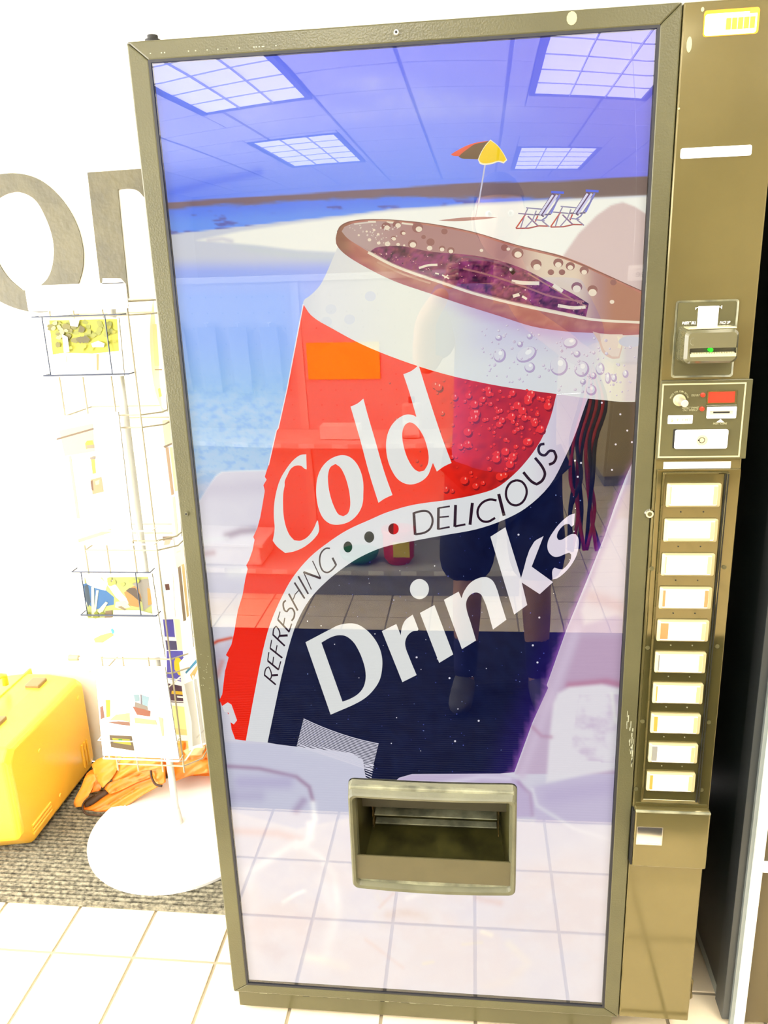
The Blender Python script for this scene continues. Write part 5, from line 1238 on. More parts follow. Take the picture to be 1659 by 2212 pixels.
# right-hand face of the spinner (brochures seen edge on): navy flyers, cream boxes
def side_brochure(label, x_, y0, y1, z0, z1, col, extra=()):
    t_ = thing('brochure', label, 'brochure', (x_, (y0 + y1) / 2, z0), 'brochures in the wire rack')
    MB().box(x_ - .004, x_, y0, y1, z0, z1).build('cover', col, t_)
    for (a, b, c, d, mm) in extra: MB().box(x_ + .0002, x_ + .0008, y0 + (y1 - y0) * a, y0 + (y1 - y0) * b, z0 + (z1 - z0) * c, z0 + (z1 - z0) * d).build('printed_picture', mm, t_)
    return t_
navy = pm((.06, .06, .35)); blk = pm((.05, .04, .08)); yel = pm((.85, .50, .02)); ivory = pm((.75, .68, .42))
brochure('clear oval card holder on the right of the rack, top', [(331, 640), (345, 648), (361, 889), (350, 880)], 0.60,
         [((.62, .52, .24), [(329, 700), (338, 700), (344, 790), (334, 790)]), ((.70, .36, .08), [(341, 840), (346, 838), (350, 856), (344, 858)]), ((.28, .22, .12), [(334, 797), (350, 797), (350, 800), (335, 800)])])
ov = curve([(331, 640), (324, 700), (326, 780), (335, 845), (350, 888), (362, 890), (356, 800), (344, 650)], 4)
MB().prism([P(a, b, .602) for a, b in ov], .602, .606).build('card_holder', pm((.60, .54, .32)), rk)
brochure('cream and brown striped box in the second pocket on the right', [(350, 908), (376, 905), (392, 1160), (374, 1162)], 0.60,
         [((.56, .50, .34), [(350, 908), (376, 905), (378, 955), (356, 962)]), ((.32, .22, .14), [(357, 966), (364, 966), (376, 1068), (370, 1070)]), ((.50, .42, .26), [(366, 966), (372, 966), (384, 1060), (378, 1062)]), ((.18, .14, .10), [(352, 964), (372, 956), (372, 960), (356, 968)]), ((.45, .45, .38), [(372, 1074), (378, 1072), (386, 1158), (380, 1160)])])
brochure('cream box with brown stripes in the third pocket on the right', [(374, 1185), (396, 1178), (420, 1420), (396, 1420)], 0.60,
         [((.60, .58, .46), [(374, 1186), (395, 1174), (399, 1218), (382, 1228)]), ((.20, .15, .10), [(384, 1226), (390, 1222), (402, 1340), (396, 1342)]), ((.48, .36, .16), [(392, 1220), (398, 1218), (408, 1330), (404, 1334)]), ((.40, .38, .34), [(381, 1192), (390, 1188), (391, 1191), (382, 1195)])])
brochure('tiny leaflet with a grey photo beside the rack pole', [(350, 1158), (373, 1157), (380, 1196), (356, 1196)], 0.606, [((.25, .18, .14), [(351, 1159), (372, 1158), (373, 1166), (352, 1168)]), ((.5, .4, .3), [(356, 1166), (370, 1166), (366, 1176), (354, 1178)])])
brochure('white flyer with a small dark spot right of the pipe photo', [(345, 1242), (373, 1240), (378, 1335), (352, 1338)], 0.606, [((.12, .05, .04), [(356, 1262), (365, 1261), (367, 1274), (358, 1275)]), ((.55, .75, .9), [(347, 1248), (353, 1248), (356, 1280), (350, 1280)])])
brochure('navy blue flyer with an orange sun and white lines, right of the rack', [(350, 1337), (400, 1337), (414, 1600), (372, 1600)], 0.612,
         [((.07, .06, .36), [(352, 1338), (374, 1338), (378, 1377), (356, 1377)]), ((.75, .66, .4), [(376, 1338), (388, 1338), (398, 1404), (384, 1404)]), ((.06, .05, .13), [(357, 1383), (381, 1385), (383, 1404), (360, 1404)]),
          ((.08, .07, .38), [(360, 1406), (404, 1406), (398, 1474), (361, 1466)]), ((.95, .52, .01), [(380, 1419), (388, 1422), (396, 1432), (396, 1462), (386, 1458), (377, 1446), (376, 1430)]), ((.07, .03, .06), [(363, 1476), (403, 1484), (408, 1519), (367, 1517)]),
          ((.62, .40, .02), [(371, 1492), (398, 1494), (399, 1501), (370, 1499)]), ((.80, .80, .78), [(382, 1503), (403, 1505), (403, 1509), (383, 1507)]), ((.75, .75, .75), [(361, 1464), (392, 1468), (392, 1470), (361, 1466)]), ((.75, .75, .75), [(368, 1513), (408, 1516), (408, 1518), (368, 1515)]),
          ((.7, .7, .75), [(354, 1375), (378, 1376), (378, 1378), (354, 1377)]), ((.95, .80, .32), [(372, 1524), (416, 1530), (420, 1582), (378, 1578)]), ((.9, .6, .25), [(375, 1572), (419, 1578), (420, 1590), (376, 1586)])])
brochure('grey booklet with a blue wave, bent forward at the right of the rack', [(387, 1432), (424, 1392), (450, 1606), (408, 1622)], 0.56,
         [((.46, .46, .42), [(398, 1478), (424, 1466), (444, 1604), (416, 1612), (414, 1560)]), ((.03, .16, .28), [(400, 1452), (424, 1424), (425, 1432), (402, 1456)]), ((.40, .28, .10), [(410, 1458), (426, 1436), (427, 1446), (416, 1470)]), ((.36, .34, .3), [(424, 1592), (440, 1576), (441, 1579), (425, 1596)])])
hw = MB(); hp = lambda a, b, y: (P(a, b, y)[0], y, P(a, b, y)[1])
hw.tube([hp(417, 1459, .55), hp(437, 1614, .55), hp(420, 1614, .55), hp(400, 1643, .545), hp(385, 1645, .52), hp(290, 1640, .49)], 0.0022, n=6)
hw.tube([hp(362, 1486, .56), hp(390, 1462, .55)], 0.002, n=6)
hw.build('hoop_wire', M['wire'], rk)
kx, kz = P(165, 1421, .60)
MB().cyl((kx - .022, .60, kz), 0.0085, 0.030, 'x', r2=0.0075).build('rod_handle', mat('beige_rubber', (.36, .31, .18), .5), rk, bevel=.002)
MB().tube([(kx + .006, .60, kz), (kx + .022, .598, kz - .008), (kx + .045, .58, kz - .03)], 0.0035).build('rod', M['wire'], rk)

# ------------------------------------------------------------------ yellow case standing on its edge
def rbox(x0, x1, y0, y1, z0, z1, name, mm, parent, bevel, segs=3):
    return MB().box(x0, x1, y0, y1, z0, z1).build(name, mm, parent, bevel=bevel, segs=segs)
yc = thing('tool_case', 'bright yellow plastic tool case standing on its edge on the mat, left edge', 'case', (-1.40, 0.66, 0.008))
cx0_, cx1_, cy0_, cy1_ = -1.50, -1.215, 0.405, 0.855
body = MB()
# bowl of the case: outline in (y, z), chamfered corners, loft outwards to the bulging face
def cs_out(ins, x):
    y0, y1, z0, z1, ch = cy0_ + ins, cy1_ - ins, 0.008 + ins, 0.345 - ins, 0.055
    return [(x, y0 + ch, z0), (x, y1 - ch * .4, z0), (x, y1, z0 + ch * .4), (x, y1, z1 - ch * .5), (x, y1 - ch * .5, z1), (x, y0 + ch * .5, z1), (x, y0, z1 - ch * .5), (x, y0, z0 + ch)]
L = [cs_out(0.02, cx1_), cs_out(0.008, cx1_ - .012), cs_out(0.0, cx1_ - .10), cs_out(0.0, cx0_ + .10), cs_out(0.008, cx0_ + .012), cs_out(0.02, cx0_)]
vs = [p for l in L for p in l]; fs = [tuple(range(8)), tuple(40 + i for i in range(7, -1, -1))]
for k in range(5):
    for i in range(8): j = (i + 1) % 8; fs.append((k * 8 + i, (k + 1) * 8 + i, (k + 1) * 8 + j, k * 8 + j))
body.add(vs, fs); body.build('shell', M['case'], yc, bevel=0.007, segs=3, smooth=False)
MB().box(-1.395, -1.387, cy0_ - .002, cy1_ + .001, 0.012, 0.349).build('shell_seam', M['case'], yc, bevel=.002)
for k in range(3):
    z_ = 0.05 + k * .012
    MB().tube([(cx1_ + .001, cy0_ + .06, z_), (cx1_ + .001, cy0_ + .16, z_ + .002)], 0.004, n=8).build('moulded_rib', M['case'], yc)
for k in range(3):
    MB().tube([(cx1_ + .001, cy1_ - .05 - k * .016, 0.05 + .0 * k), (cx1_ + .001, cy1_ - .05 - k * .016, 0.13)], 0.004, n=8).build('moulded_rib', M['case'], yc)
for y_, z_ in ((0.56, 0.25), (0.62, 0.06), (0.80, 0.28)): MB().cyl((cx1_ - .002, y_, z_), 0.008, 0.005, 'x', r2=.006).build('stud', M['case'], yc)
for y_ in (0.52, 0.74): MB().box(-1.345, -1.30, y_, y_ + .05, 0.338, 0.354).build('latch', M['latch'], yc, bevel=.003)
hd_ = MB().tube([(-1.39, .58, .365), (-1.39, .58, .395), (-1.39, .60, .405), (-1.39, .70, .405), (-1.39, .72, .395), (-1.39, .72, .365)], 0.009, n=10)
hd_.build('handle', M['case'], yc, smooth=True)
# dark slab corner poking out under the case at the frame's left edge
tag(MB().prism([(-1.52, .012), (-1.30, .010), (-1.295, .022), (-1.52, .026)], .330, .398).build('dark_pad', mat('slate_fabric', (.05, .055, .06), .9, noise=.3, nscale=60), None, bevel=.003), 'dark grey pad lying on the mat beside the yellow case', 'pad')

# ------------------------------------------------------------------ folded orange vinyl bag
bagm = [M['tarp'], M['tarp_trim']]
tb_ = thing('orange_bag', 'crumpled orange vinyl bag with dark edging, on the mat behind the rack base', 'bag', (-0.95, 0.74, 0.008))
def fold(path, x_off, wv, name, mm, thick=.004, smooth=True, seed=1, parent=tb_):
    """a strip of sheet: path of 3D points swept along vector wv, with small wrinkles"""
    rnd = random.Random(seed); n = 14; nn = len(path); vs = []
    for i, p in enumerate(path):
        for k in range(n + 1):
            t_ = k / n; wr = .005 * math.sin(t_ * 9 + i * 1.3 + seed) + .003 * math.sin(t_ * 23 + i * 2.1)
            vs.append((p[0] + wv[0] * t_ + wr * .6, p[1] + wv[1] * t_ + wr * .4, max(.009, p[2] + wv[2] * t_ + wr)))
    fs = [(i * (n + 1) + k, i * (n + 1) + k + 1, (i + 1) * (n + 1) + k + 1, (i + 1) * (n + 1) + k) for i in range(nn - 1) for k in range(n)]
    return MB().add(vs, fs).build(name, mm, parent, smooth=smooth, solid=thick)
def sc3(pts, n=5):
    """smooth 3D path"""
    pts = [np.array(p, float) for p in pts]; out_ = []
    for i in range(len(pts) - 1):
        p0, p1, p2, p3 = pts[max(i - 1, 0)], pts[i], pts[i + 1], pts[min(i + 2, len(pts) - 1)]
        for k in range(n):
            t = k / n; out_.append(tuple(0.5 * (2 * p1 + (p2 - p0) * t + (2 * p0 - 5 * p1 + 4 * p2 - p3) * t * t + (3 * p1 - p0 - 3 * p2 + p3) * t ** 3)))
    out_.append(tuple(pts[-1])); return out_
fold(sc3([(-.86, .80, .02), (-.86, .79, .08), (-.85, .80, .13), (-.83, .82, .16)]), 0, (.26, .0, .01), 'right_fold', M['tarp'], seed=9)
fold(sc3([(-1.06, .80, .012), (-1.06, .78, .08), (-1.05, .79, .14), (-1.0, .82, .17)]), 0, (.30, .0, -.01), 'back_fold', M['tarp'], seed=4)
def bag_y(px_, py_, y0): return y0 + .13 * (1765 - py_) / 165
def patch(name, outl, y0, puff=.012, mm=None, creases=()):
    """one puffed face of the crumpled bag"""
    o_ = curve(outl, 4, True, 50); a = np.array(o_)
    GX, GY = np.meshgrid(np.arange(a[:, 0].min(), a[:, 0].max(), 5.0), np.arange(a[:, 1].min(), a[:, 1].max(), 5.0)); k = pip(GX, GY, o_)
    V, Fs = shape(o_, (), [(float(u), float(v)) for u, v in zip(GX[k], GY[k])])
    vs = []
    for u, v in V:
        d = min(math.hypot(u - (p[0] + q_[0]) / 2, v - (p[1] + q_[1]) / 2) for p, q_ in zip(o_, o_[1:] + o_[:1]))
        h_ = puff * (1 - math.exp(-d / 7)) + .0015 * math.sin(u * .21 + v * .34)
        for ln in creases:
            for (x0_, y0_), (x1_, y1_) in zip(ln, ln[1:]):
                t_ = max(0, min(1, ((u - x0_) * (x1_ - x0_) + (v - y0_) * (y1_ - y0_)) / ((x1_ - x0_) ** 2 + (y1_ - y0_) ** 2)))
                h_ -= puff * .55 * math.exp(-(math.hypot(u - x0_ - t_ * (x1_ - x0_), v - y0_ - t_ * (y1_ - y0_)) / 2.6) ** 2)
        yy_ = bag_y(u, v, y0) - h_; x_, z_ = P(u, v, yy_); vs.append((x_, yy_, max(.0095, z_)))
    return MB().add(vs, [tuple(int(i) for i in f) for f in Fs]).build(name, mm or M['tarp'], tb_, smooth=True, solid=.003)
M['tarp_pale'] = mat('orange_vinyl_lit_side', (0.98, 0.36, 0.05), 0.35, noise=.1, nscale=9)  # lighter copy of the vinyl, light on these folds put into colour
patch('lower_fold', [(176, 1738), (182, 1756), (205, 1762), (235, 1760), (268, 1744), (310, 1716), (352, 1694), (356, 1664), (320, 1668), (262, 1694), (215, 1712), (188, 1728)], .625, .016, creases=[[(236, 1738), (290, 1706), (345, 1680)]])
patch('opening', [(182, 1734), (196, 1722), (228, 1706), (234, 1714), (222, 1722), (196, 1740), (184, 1744)], .607, .002, M['tarp_trim'])
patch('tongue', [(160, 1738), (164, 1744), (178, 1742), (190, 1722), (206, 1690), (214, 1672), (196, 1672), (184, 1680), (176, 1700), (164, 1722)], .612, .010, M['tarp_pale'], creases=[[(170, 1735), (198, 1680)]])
patch('left_fold', [(184, 1678), (196, 1664), (214, 1664), (222, 1690), (216, 1708), (190, 1716), (182, 1728), (178, 1715)], .618, .010)
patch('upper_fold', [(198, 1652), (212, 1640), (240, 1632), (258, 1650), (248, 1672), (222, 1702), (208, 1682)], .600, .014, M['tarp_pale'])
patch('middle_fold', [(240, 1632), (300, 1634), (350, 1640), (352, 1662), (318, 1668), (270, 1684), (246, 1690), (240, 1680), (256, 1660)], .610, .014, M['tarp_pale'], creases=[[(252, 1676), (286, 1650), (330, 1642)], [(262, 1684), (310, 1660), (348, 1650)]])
patch('rolled_edge', [(226, 1704), (232, 1694), (262, 1682), (318, 1664), (352, 1660), (350, 1672), (300, 1688), (262, 1706), (238, 1716)], .602, .010, creases=[[(234, 1708), (240, 1698), (300, 1676), (346, 1664)], [(240, 1712), (252, 1704), (304, 1684), (346, 1669)]])
patch('side_fold', [(328, 1668), (356, 1652), (358, 1690), (340, 1698), (330, 1690)], .600, .008)
patch('right_fold', [(372, 1606), (400, 1596), (452, 1588), (458, 1668), (410, 1676), (376, 1688), (366, 1650)], .665, .016, creases=[[(380, 1650), (410, 1640), (455, 1636)], [(402, 1600), (398, 1640)]])
patch('cream_flap', [(396, 1622), (430, 1604), (446, 1612), (436, 1632), (404, 1632)], .628, .006, mat('cream_vinyl', (.52, .36, .16), .5))
MB().tube(sc3([(P(u, v, bag_y(u, v, .60))[0], bag_y(u, v, .60), max(.011, P(u, v, bag_y(u, v, .60))[1])) for u, v in ((200, 1718), (184, 1730), (178, 1744), (186, 1758), (206, 1764), (236, 1762))]), .0028, n=6).build('edging', M['tarp_trim'], tb_, smooth=True)
MB().tube(sc3([(P(u, v, bag_y(u, v, .585))[0], bag_y(u, v, .585), P(u, v, bag_y(u, v, .585))[1]) for u, v in ((326, 1664), (328, 1680), (336, 1694), (350, 1698))]), .0035, n=6).build('edging', M['tarp_trim'], tb_, smooth=True)
MB().tube(sc3([(-.86, .845, .018), (-.78, .84, .022), (-.66, .84, .022)]), .004, n=6).build('edging', M['tarp_trim'], tb_, smooth=True)
# pale crate seen behind the rack
cr = tag(MB().box(-1.02, -.64, .80, .865, .175, .30).build('plastic_crate', mat('pale_yellow_plastic', (.85, .62, .22), .45), None, bevel=.006), 'pale yellow plastic box behind the rack, above the orange bag', 'box')

# ------------------------------------------------------------------ the shop behind the camera (seen mirrored in the sign)
M['shelf'] = mat('shelf_metal', (.50, .49, .42), .5); M['kick'] = mat('shelf_kick', (.26, .26, .27), .5); M['peg'] = mat('pegboard', (.42, .40, .36), .7)
M['tagw'] = mat('shelf_tag', (.80, .78, .70), .5); M['redp'] = mat('red_plastic', (.65, .02, .02), .4); M['greenp'] = mat('green_plastic', (.02, .25, .12), .4)
go = thing('shop_shelf', 'grey metal shop shelving with pegboard back, mirrored in the sign', 'shelf', (-0.85, -2.6, 0))
gx_0, gx_1, gy_ = -1.95, 0.22, -2.29
MB().box(gx_0, gx_1, gy_ - .50, gy_ - .02, 0.0, 0.115).build('kick_base', M['kick'], go)
MB().box(gx_0, gx_1, gy_ - .50, gy_, 0.115, 0.145).build('base_shelf', M['shelf'], go, bevel=.002)
MB().box(gx_0, gx_1, gy_ - .52, gy_ - .50, 0.0, 1.50).build('pegboard', M['peg'], go)
MB().box(gx_0, gx_1, gy_ - .50, gy_ - .12, 0.735, 0.76).build('shelf_board', M['shelf'], go, bevel=.002)
MB().box(gx_0, gx_1, gy_ - .53, gy_ - .49, 1.49, 1.52).build('top_rail', M['shelf'], go)
for x_ in np.arange(gx_0, gx_1, 0.16): 
    MB().box(x_, x_ + .075, gy_, gy_ + .003, .120, .142).build('price_tag', M['tagw'], go)
    MB().box(x_, x_ + .075, gy_ - .12, gy_ - .117, .737, .758).build('price_tag', M['tagw'], go)
ph = MB()
for xx in np.arange(gx_0 + .03, gx_1, .0762):
    for zz in np.arange(.2, 1.48, .0762): ph.box(xx, xx + .006, gy_ - .5005, gy_ - .4995, zz, zz + .006)
o = ph.build('peg_hole', M['gap'], go); o['kind'] = 'stuff'
for x_ in (gx_0, -.87, gx_1): MB().box(x_ - .02, x_ + .02, gy_ - .53, gy_ - .495, 0, 1.52).build('upright', M['shelf'], go)
def lathe(c, prof, n=20):
    q_ = MB(); vs = [(c[0] + r_ * math.cos(2 * math.pi * i / n), c[1] + r_ * math.sin(2 * math.pi * i / n), c[2] + z_) for r_, z_ in prof for i in range(n)]
    fs = [(k * n + i, k * n + (i + 1) % n, (k + 1) * n + (i + 1) % n, (k + 1) * n + i) for k in range(len(prof) - 1) for i in range(n)]
    fs += [tuple(range(n)), tuple((len(prof) - 1) * n + i for i in range(n - 1, -1, -1))]
    return q_.add(vs, fs)
tubr = thing('tub', 'red plastic tub with a yellow label on the low shelf, mirrored', 'tub', (-.37, -2.42, .145))
lathe((-.37, -2.42, .146), [(.055, 0), (.075, .03), (.08, .16), (.084, .165), (.084, .185), (.02, .19)]).build('tub_body', M['redp'], tubr, smooth=False)
MB().box(-.39, -.31, -2.345, -2.335, .20, .28).build('tub_label', M['yellow'], tubr)
bw = tag(lathe((-.57, -2.42, .146), [(.05, 0), (.09, .03), (.10, .06), (.095, .06), (.03, .02)]).build('bowl', M['greenp'], None, smooth=True), 'dark green bowl on the low shelf, mirrored left of the red tub', 'bowl')
bi = thing('storage_box', 'pale storage box with a clip lid on the low shelf, mirrored', 'box', (-1.25, -2.42, .145))
MB().box(-1.45, -1.05, -2.58, -2.32, .146, .25).build('box_body', M['tagw'], bi, bevel=.01); MB().box(-1.47, -1.03, -2.60, -2.30, .25, .268).build('box_lid', M['tagw'], bi, bevel=.004)
sg = tag(MB().prism([(-.83, 1.02), (-.47, 1.02), (-.47, 1.20), (-.83, 1.20)], gy_ - .498, gy_ - .49).build('yellow_sign', M['yellow'], None), 'yellow card sign on the pegboard, mirrored in the red field', 'sign')
bo = thing('bottle', 'squared bottle with dark cap on the middle shelf, mirrored', 'bottle', (-.30, -2.55, .762))
MB().box(-.345, -.255, -2.58, -2.52, .762, .93).build('bottle_body', M['shelf'], bo, bevel=.012); MB().cyl((-.30, -2.55, .93), .015, .03, 'z').build('bottle_cap', M['ink'], bo)
MB().box(-.335, -.265, -2.519, -2.517, .78, .85).build('bottle_label', M['tagw'], bo)
wbx = tag(MB().box(-.74, -.55, -2.60, -2.50, .762, .83).build('carton', M['tagw'], None, bevel=.003), 'small white carton on the middle shelf, mirrored beside the big letter l', 'carton')
for k in range(5):
    x_ = -1.62 + k * .155
    t_ = thing('hanging_packet', ['grey packet at the far left end of the pegboard, mirrored in the water', 'grey packet second from the left on the pegboard, mirrored', 'grey packet in the middle of the five pegboard packets, mirrored', 'grey packet fourth from the left on the pegboard, mirrored', 'grey packet nearest the yellow card on the pegboard, mirrored'][k], 'packet', (x_, gy_ - .46, .95), 'packets on the pegboard')
    MB().box(x_ - .045, x_ + .045, gy_ - .47, gy_ - .455, .95, 1.28).build('packet_body', M['kick'], t_, bevel=.003)
    MB().tube([(x_, gy_ - .5, 1.30), (x_, gy_ - .44, 1.30)], .003, n=6).tube([(x_, gy_ - .463, 1.30), (x_, gy_ - .463, 1.27)], .002, n=6).build('peg_hook', M['wire'], t_)
# beige counter cabinet and the hot drinks sign at the right
M['beige'] = mat('beige_laminate', (.50, .40, .22), .4)
ctx, cty = 0.90, -4.35
ct = thing('counter_cabinet', 'beige laminate counter cabinet, mirrored right of the can', 'cabinet', (ctx + .4, cty - .3, 0))
MB().box(ctx, ctx + .8, cty - .60, cty, 0.08, 0.88).build('carcass', M['beige'], ct, bevel=.003)
MB().box(ctx + .02, ctx + .78, cty - .56, cty - .04, 0.0, 0.08).build('plinth', M['kick'], ct)
MB().box(ctx - .02, ctx + .82, cty - .62, cty + .02, 0.88, 0.915).build('counter_top', M['kick'], ct, bevel=.003)
for k in range(2):
    d_ = MB().box(ctx + .02 + k * .39, ctx + .39 + k * .39, cty, cty + .016, .11, .86).build('door', M['beige'], ct, bevel=.002)
    MB().tube([(ctx + .34 + k * .08, cty + .016, .70), (ctx + .34 + k * .08, cty + .04, .70), (ctx + .34 + k * .08, cty + .04, .80), (ctx + .34 + k * .08, cty + .016, .80)], .005, n=6).build('door_handle', M['chrome'], d_)
sx0, sz0 = P(1335, 605, 3.0)
hs_ = thing('hanging_sign', 'small white sign reading Coffee, mirrored at the right edge of the can', 'sign', (sx0 + .08, -3.0, sz0))
MB().box(sx0, sx0 + .19, -3.012, -3.006, sz0, sz0 + .075).build('sign_board', M['tagw'], hs_)
text_mesh(scene, 'Coffee', M['plastic'], 'lettering', hs_, sx0 + .165, sz0 + .018, -3.005, .035, width=.13, facing=1)
for dx in (.02, .17): MB().tube([(sx0 + dx, -3.009, sz0 + .075), (sx0 + dx, -3.009, ZC)], .0012, n=4).build('hanging_wire', M['wire'], hs_)

# ------------------------------------------------------------------ the person taking the picture
M['skin'] = mat('skin', (.50, .26, .15), .55, noise=.06); M['tee'] = mat('blue_cotton', (.03, .11, .36), .9, bump=.2, bscale=80)
M['shorts'] = mat('dark_cotton', (.008, .010, .020), .9, bump=.2, bscale=60); M['sock'] = mat('navy_sock', (.012, .014, .06), .9); M['shoe'] = mat('grey_shoe', (.07, .07, .065), .7); M['hair'] = mat('brown_hair', (.04, .022, .012), .7, bump=.6, bscale=90)
PX, PY = 0.10, -1.50
man = thing('person', 'person in blue t-shirt and dark shorts photographing the machine, mirrored in the sign', 'person', (PX, PY, 0.0))
def skin(name, verts, edges, rad, mm, root=0, sub=2, parent=man):
    me = bpy.data.meshes.new(name); o0 = wpos(parent)
    me.from_pydata([(x - o0.x, y - o0.y, z - o0.z) for x, y, z in verts], edges, []); me.materials.append(mm)
    ob = bpy.data.objects.new(name, me); C.objects.link(ob); ob.parent = parent
    md = ob.modifiers.new('skin', 'SKIN'); md.use_smooth_shade = True
    for i, r_ in enumerate(rad):
        sv = me.skin_vertices[0].data[i]; sv.radius = r_ if isinstance(r_, tuple) else (r_, r_)
    me.skin_vertices[0].data[root].use_root = True
    sb = ob.modifiers.new('smooth', 'SUBSURF'); sb.levels = sub; sb.render_levels = sub
    return ob
V_ = [(PX, PY, .93), (PX, PY + .0, 1.08), (PX, PY - .005, 1.24), (PX, PY - .0, 1.40), (PX, PY + .02, 1.50), (PX, PY + .045, 1.56)]
Rd = [(.15, .11), (.135, .095), (.15, .105), (.15, .095), (.052, .052), (.05, .05)]
Ed = [(0, 1), (1, 2), (2, 3), (3, 4), (4, 5)]
def addc(par, pts, rr):
    for p, r_ in zip(pts, rr):
        V_.append(p); Rd.append(r_); Ed.append((par, len(V_) - 1)); par = len(V_) - 1
    return par
hands = {}
for s in (-1, 1):
    addc(0, [(PX + s * .10, PY + .0, .84), (PX + s * .12, PY + .10, .50), (PX + s * .125, PY + .12, .33), (PX + s * .13, PY + .14, .10), (PX + s * .135, PY + .17, .056), (PX + s * .15, PY + .28, .048)], [.085, .056, .057, .036, .036, .03])
    hands[s] = addc(3, [(PX + s * .185, PY, 1.40), (PX + s * .27, PY + .05, 1.20), (-0.0 + s * .16, -1.37, 1.36), (s * .092, -1.335, 1.455)], [.062, .045, .036, .026])
body_ = skin('body', V_, Ed, Rd, M['skin'])
# hands closed round the little camera
for s in (-1, 1):
    w0 = (s * .092, -1.335, 1.455); pv = [w0, (s * .080, -1.328, 1.478), (s * .074, -1.325, 1.500)]; pr_ = [.024, (.026, .015), (.028, .014)]; pe = [(0, 1), (1, 2)]
    def f_(par, pts, rr):
        for p, r_ in zip(pts, rr): pv.append(p); pr_.append(r_); pe.append((par, len(pv) - 1)); par = len(pv) - 1
    for k, (dz, ln) in enumerate(((-.024, .050), (-.008, .058), (.008, .062), (.024, .056))):
        f_(2, [(s * .080, -1.318, 1.495 + dz), (s * .076, -1.292, 1.497 + dz), (s * (.076 - ln * .45), -1.284, 1.498 + dz)], [.009, .0085, .007])
    f_(1, [(s * .062, -1.335, 1.476), (s * .045, -1.332, 1.492)], [.010, .008])
    skin('hand', pv, pe, pr_, M['skin'], sub=1)
# head with face
hx_, hy_, hz_ = PX - .03, PY + .085, 1.655
hb = bmesh.new(); bmesh.ops.create_uvsphere(hb, u_segments=32, v_segments=24, radius=1.0)
for v in hb.verts:
    x, y, z = v.co; w_ = 1 - .22 * max(0, -z) ** 1.3
    x2 = x * .076 * w_; y2 = y * .096 * (1 - .10 * max(0, -z)); z2 = z * .118
    fx = math.exp(-(x2 / .013) ** 2)
    if y > 0:
        y2 += .020 * fx * math.exp(-((z2 + .018) / .020) ** 2) + .006 * fx * math.exp(-((z2 - .01) / .02) ** 2)   # nose
        y2 -= .009 * math.exp(-((abs(x2) - .031) / .014) ** 2) * math.exp(-((z2 - .006) / .012) ** 2)                # eye sockets
        y2 += .005 * math.exp(-(x2 / .022) ** 2) * math.exp(-((z2 + .055) / .008) ** 2) + .008 * math.exp(-(x2 / .02) ** 2) * math.exp(-((z2 + .092) / .016) ** 2)
    v.co = (x2 + hx_ - PX, y2 + hy_ - PY, z2 + hz_)
for s in (-1, 1):
    r_ = bmesh.ops.create_uvsphere(hb, u_segments=10, v_segments=8, radius=1.0)
    for v in r_['verts']: v.co = (v.co.x * .008 + s * .077 + hx_ - PX, v.co.y * .018 - .005 + hy_ - PY, v.co.z * .030 + hz_ - .005)
me = bpy.data.meshes.new('head'); hb.to_mesh(me); hb.free(); me.materials.append(M['skin']); me.polygons.foreach_set('use_smooth', [True] * len(me.polygons))
o = bpy.data.objects.new('head', me); C.objects.link(o); o.parent = man
def ell(name, c, r, mm, keep=None, parent=man):
    b_ = bmesh.new(); bmesh.ops.create_uvsphere(b_, u_segments=24, v_segments=16, radius=1.0)
    o0 = wpos(parent)
    if keep: bmesh.ops.delete(b_, geom=[v for v in b_.verts if not keep(v.co)], context='VERTS')
    for v in b_.verts: v.co = (v.co.x * r[0] + c[0] - o0.x, v.co.y * r[1] + c[1] - o0.y, v.co.z * r[2] + c[2] - o0.z)
    me = bpy.data.meshes.new(name); b_.to_mesh(me); b_.free(); me.materials.append(mm); me.polygons.foreach_set('use_smooth', [True] * len(me.polygons))
    ob = bpy.data.objects.new(name, me); C.objects.link(ob); ob.parent = parent; return ob
ell('hair', (hx_, hy_ - .010, hz_ + .014), (.083, .102, .114), M['hair'], lambda p: p.z > .25 or p.y < -.15)
for s in (-1, 1):
    e_ = ell('eye', (hx_ + s * .031, hy_ + .079, hz_ + .006), (.0115, .0115, .0095), M['white'])
    ell('pupil', (hx_ + s * .031, hy_ + .0885, hz_ + .006), (.0045, .003, .0045), M['ink'], parent=e_)
ell('mouth', (hx_, hy_ + .083, hz_ - .055), (.020, .010, .004), mat('lips', (.35, .10, .08), .5))
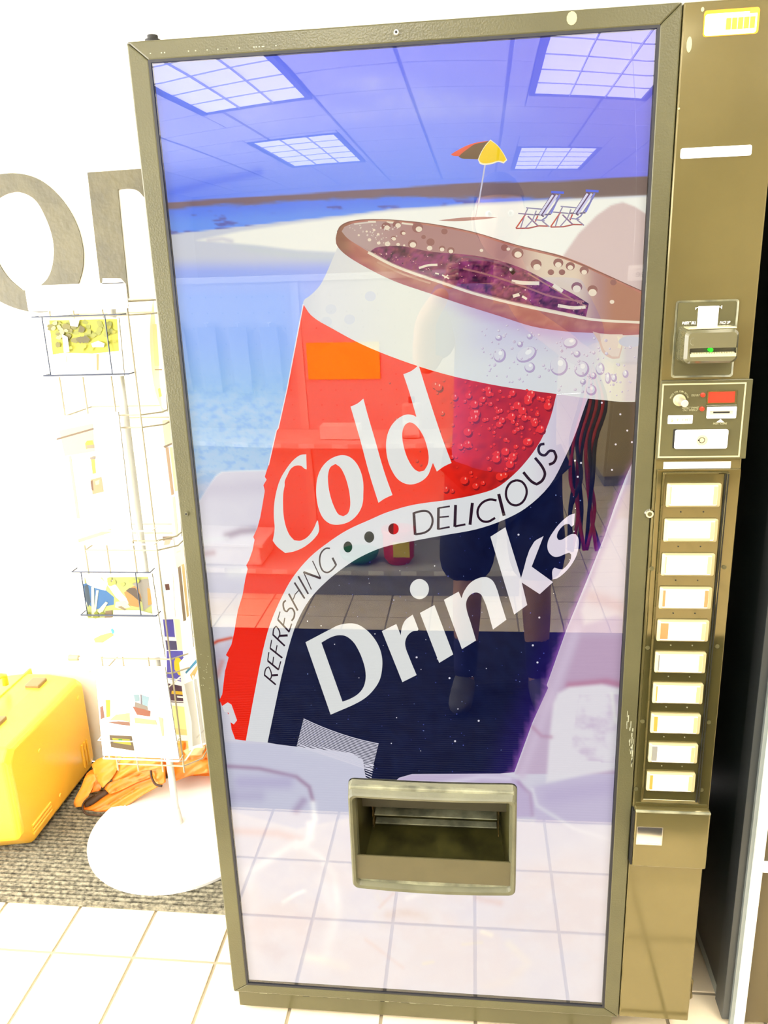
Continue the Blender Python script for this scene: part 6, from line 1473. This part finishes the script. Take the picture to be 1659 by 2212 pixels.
# clothes over the body
tv = [(PX, PY, .76), (PX, PY, .95), (PX, PY - .005, 1.22), (PX, PY, 1.40), (PX, PY + .012, 1.465)]
tr_ = [(.215, .165), (.19, .145), (.185, .135), (.18, .12), (.085, .075)]; te = [(0, 1), (1, 2), (2, 3), (3, 4)]
for s in (-1, 1):
    tv += [(PX + s * .19, PY, 1.405), (PX + s * .262, PY + .04, 1.235)]; tr_ += [.082, .078]; te += [(3, len(tv) - 2), (len(tv) - 2, len(tv) - 1)]
skin('t_shirt', tv, te, tr_, M['tee'])
sv_ = [(PX, PY, .90)]; sr_ = [(.185, .14)]; se = []
for s in (-1, 1):
    b0 = len(sv_); sv_ += [(PX + s * .10, PY + .0, .80), (PX + s * .135, PY + .11, .42)]; sr_ += [(.125, .115), (.120, .11)]; se += [(0, b0), (b0, b0 + 1)]
skin('shorts', sv_, se, sr_, M['shorts'])
for s in (-1, 1):
    skin('sock', [(PX + s * .128, PY + .13, .26), (PX + s * .13, PY + .14, .12), (PX + s * .134, PY + .15, .07)], [(0, 1), (1, 2)], [.052, .046, .045], M['sock'])
    skin('shoe', [(PX + s * .132, PY + .09, .056), (PX + s * .136, PY + .17, .060), (PX + s * .148, PY + .27, .047), (PX + s * .155, PY + .335, .041)], [(0, 1), (1, 2), (2, 3)], [(.038, .040), (.045, .046), (.048, .034), (.036, .026)], M['shoe'])
# the compact camera itself sits just behind the viewpoint, in both hands
cmr = thing('compact_camera', 'small dark compact camera held in both hands, mirrored in the can rim', 'camera', (0, -1.30, 1.47))
MB().box(-.052, .052, -1.312, -1.290, 1.468, 1.532).build('camera_body', M['ink'], cmr, bevel=.004)
MB().ring(rrect(-.024, .024, 1.476, 1.524, .0239, 6), rrect(-.019, .019, 1.481, 1.519, .0189, 6), -1.2765, -1.291).build('lens_ring', M['plastic'], cmr)
# straps hanging from the arm
sb_ = thing('strap_bundle', 'bundle of dark red and black straps hanging from the forearm, mirrored', 'straps', (.42, -1.36, .62))
for k in range(9):
    x_ = .29 + k * .010; rnd = random.Random(k)
    MB().tube(sc3([(.365, -1.447, 1.21), (x_ + .05, -1.40, 1.08), (x_ + .02, -1.35, .96), (x_ + rnd.uniform(.01, .04), -1.34 + rnd.uniform(-.02, .02), .84), (x_ + rnd.uniform(.01, .06), -1.34, .72), (x_ + rnd.uniform(.02, .08), -1.34 + rnd.uniform(-.02, .02), .58)]), .0065, n=6).build('strap', M['redp' if k % 2 == 1 else 'ink'], sb_, smooth=True)
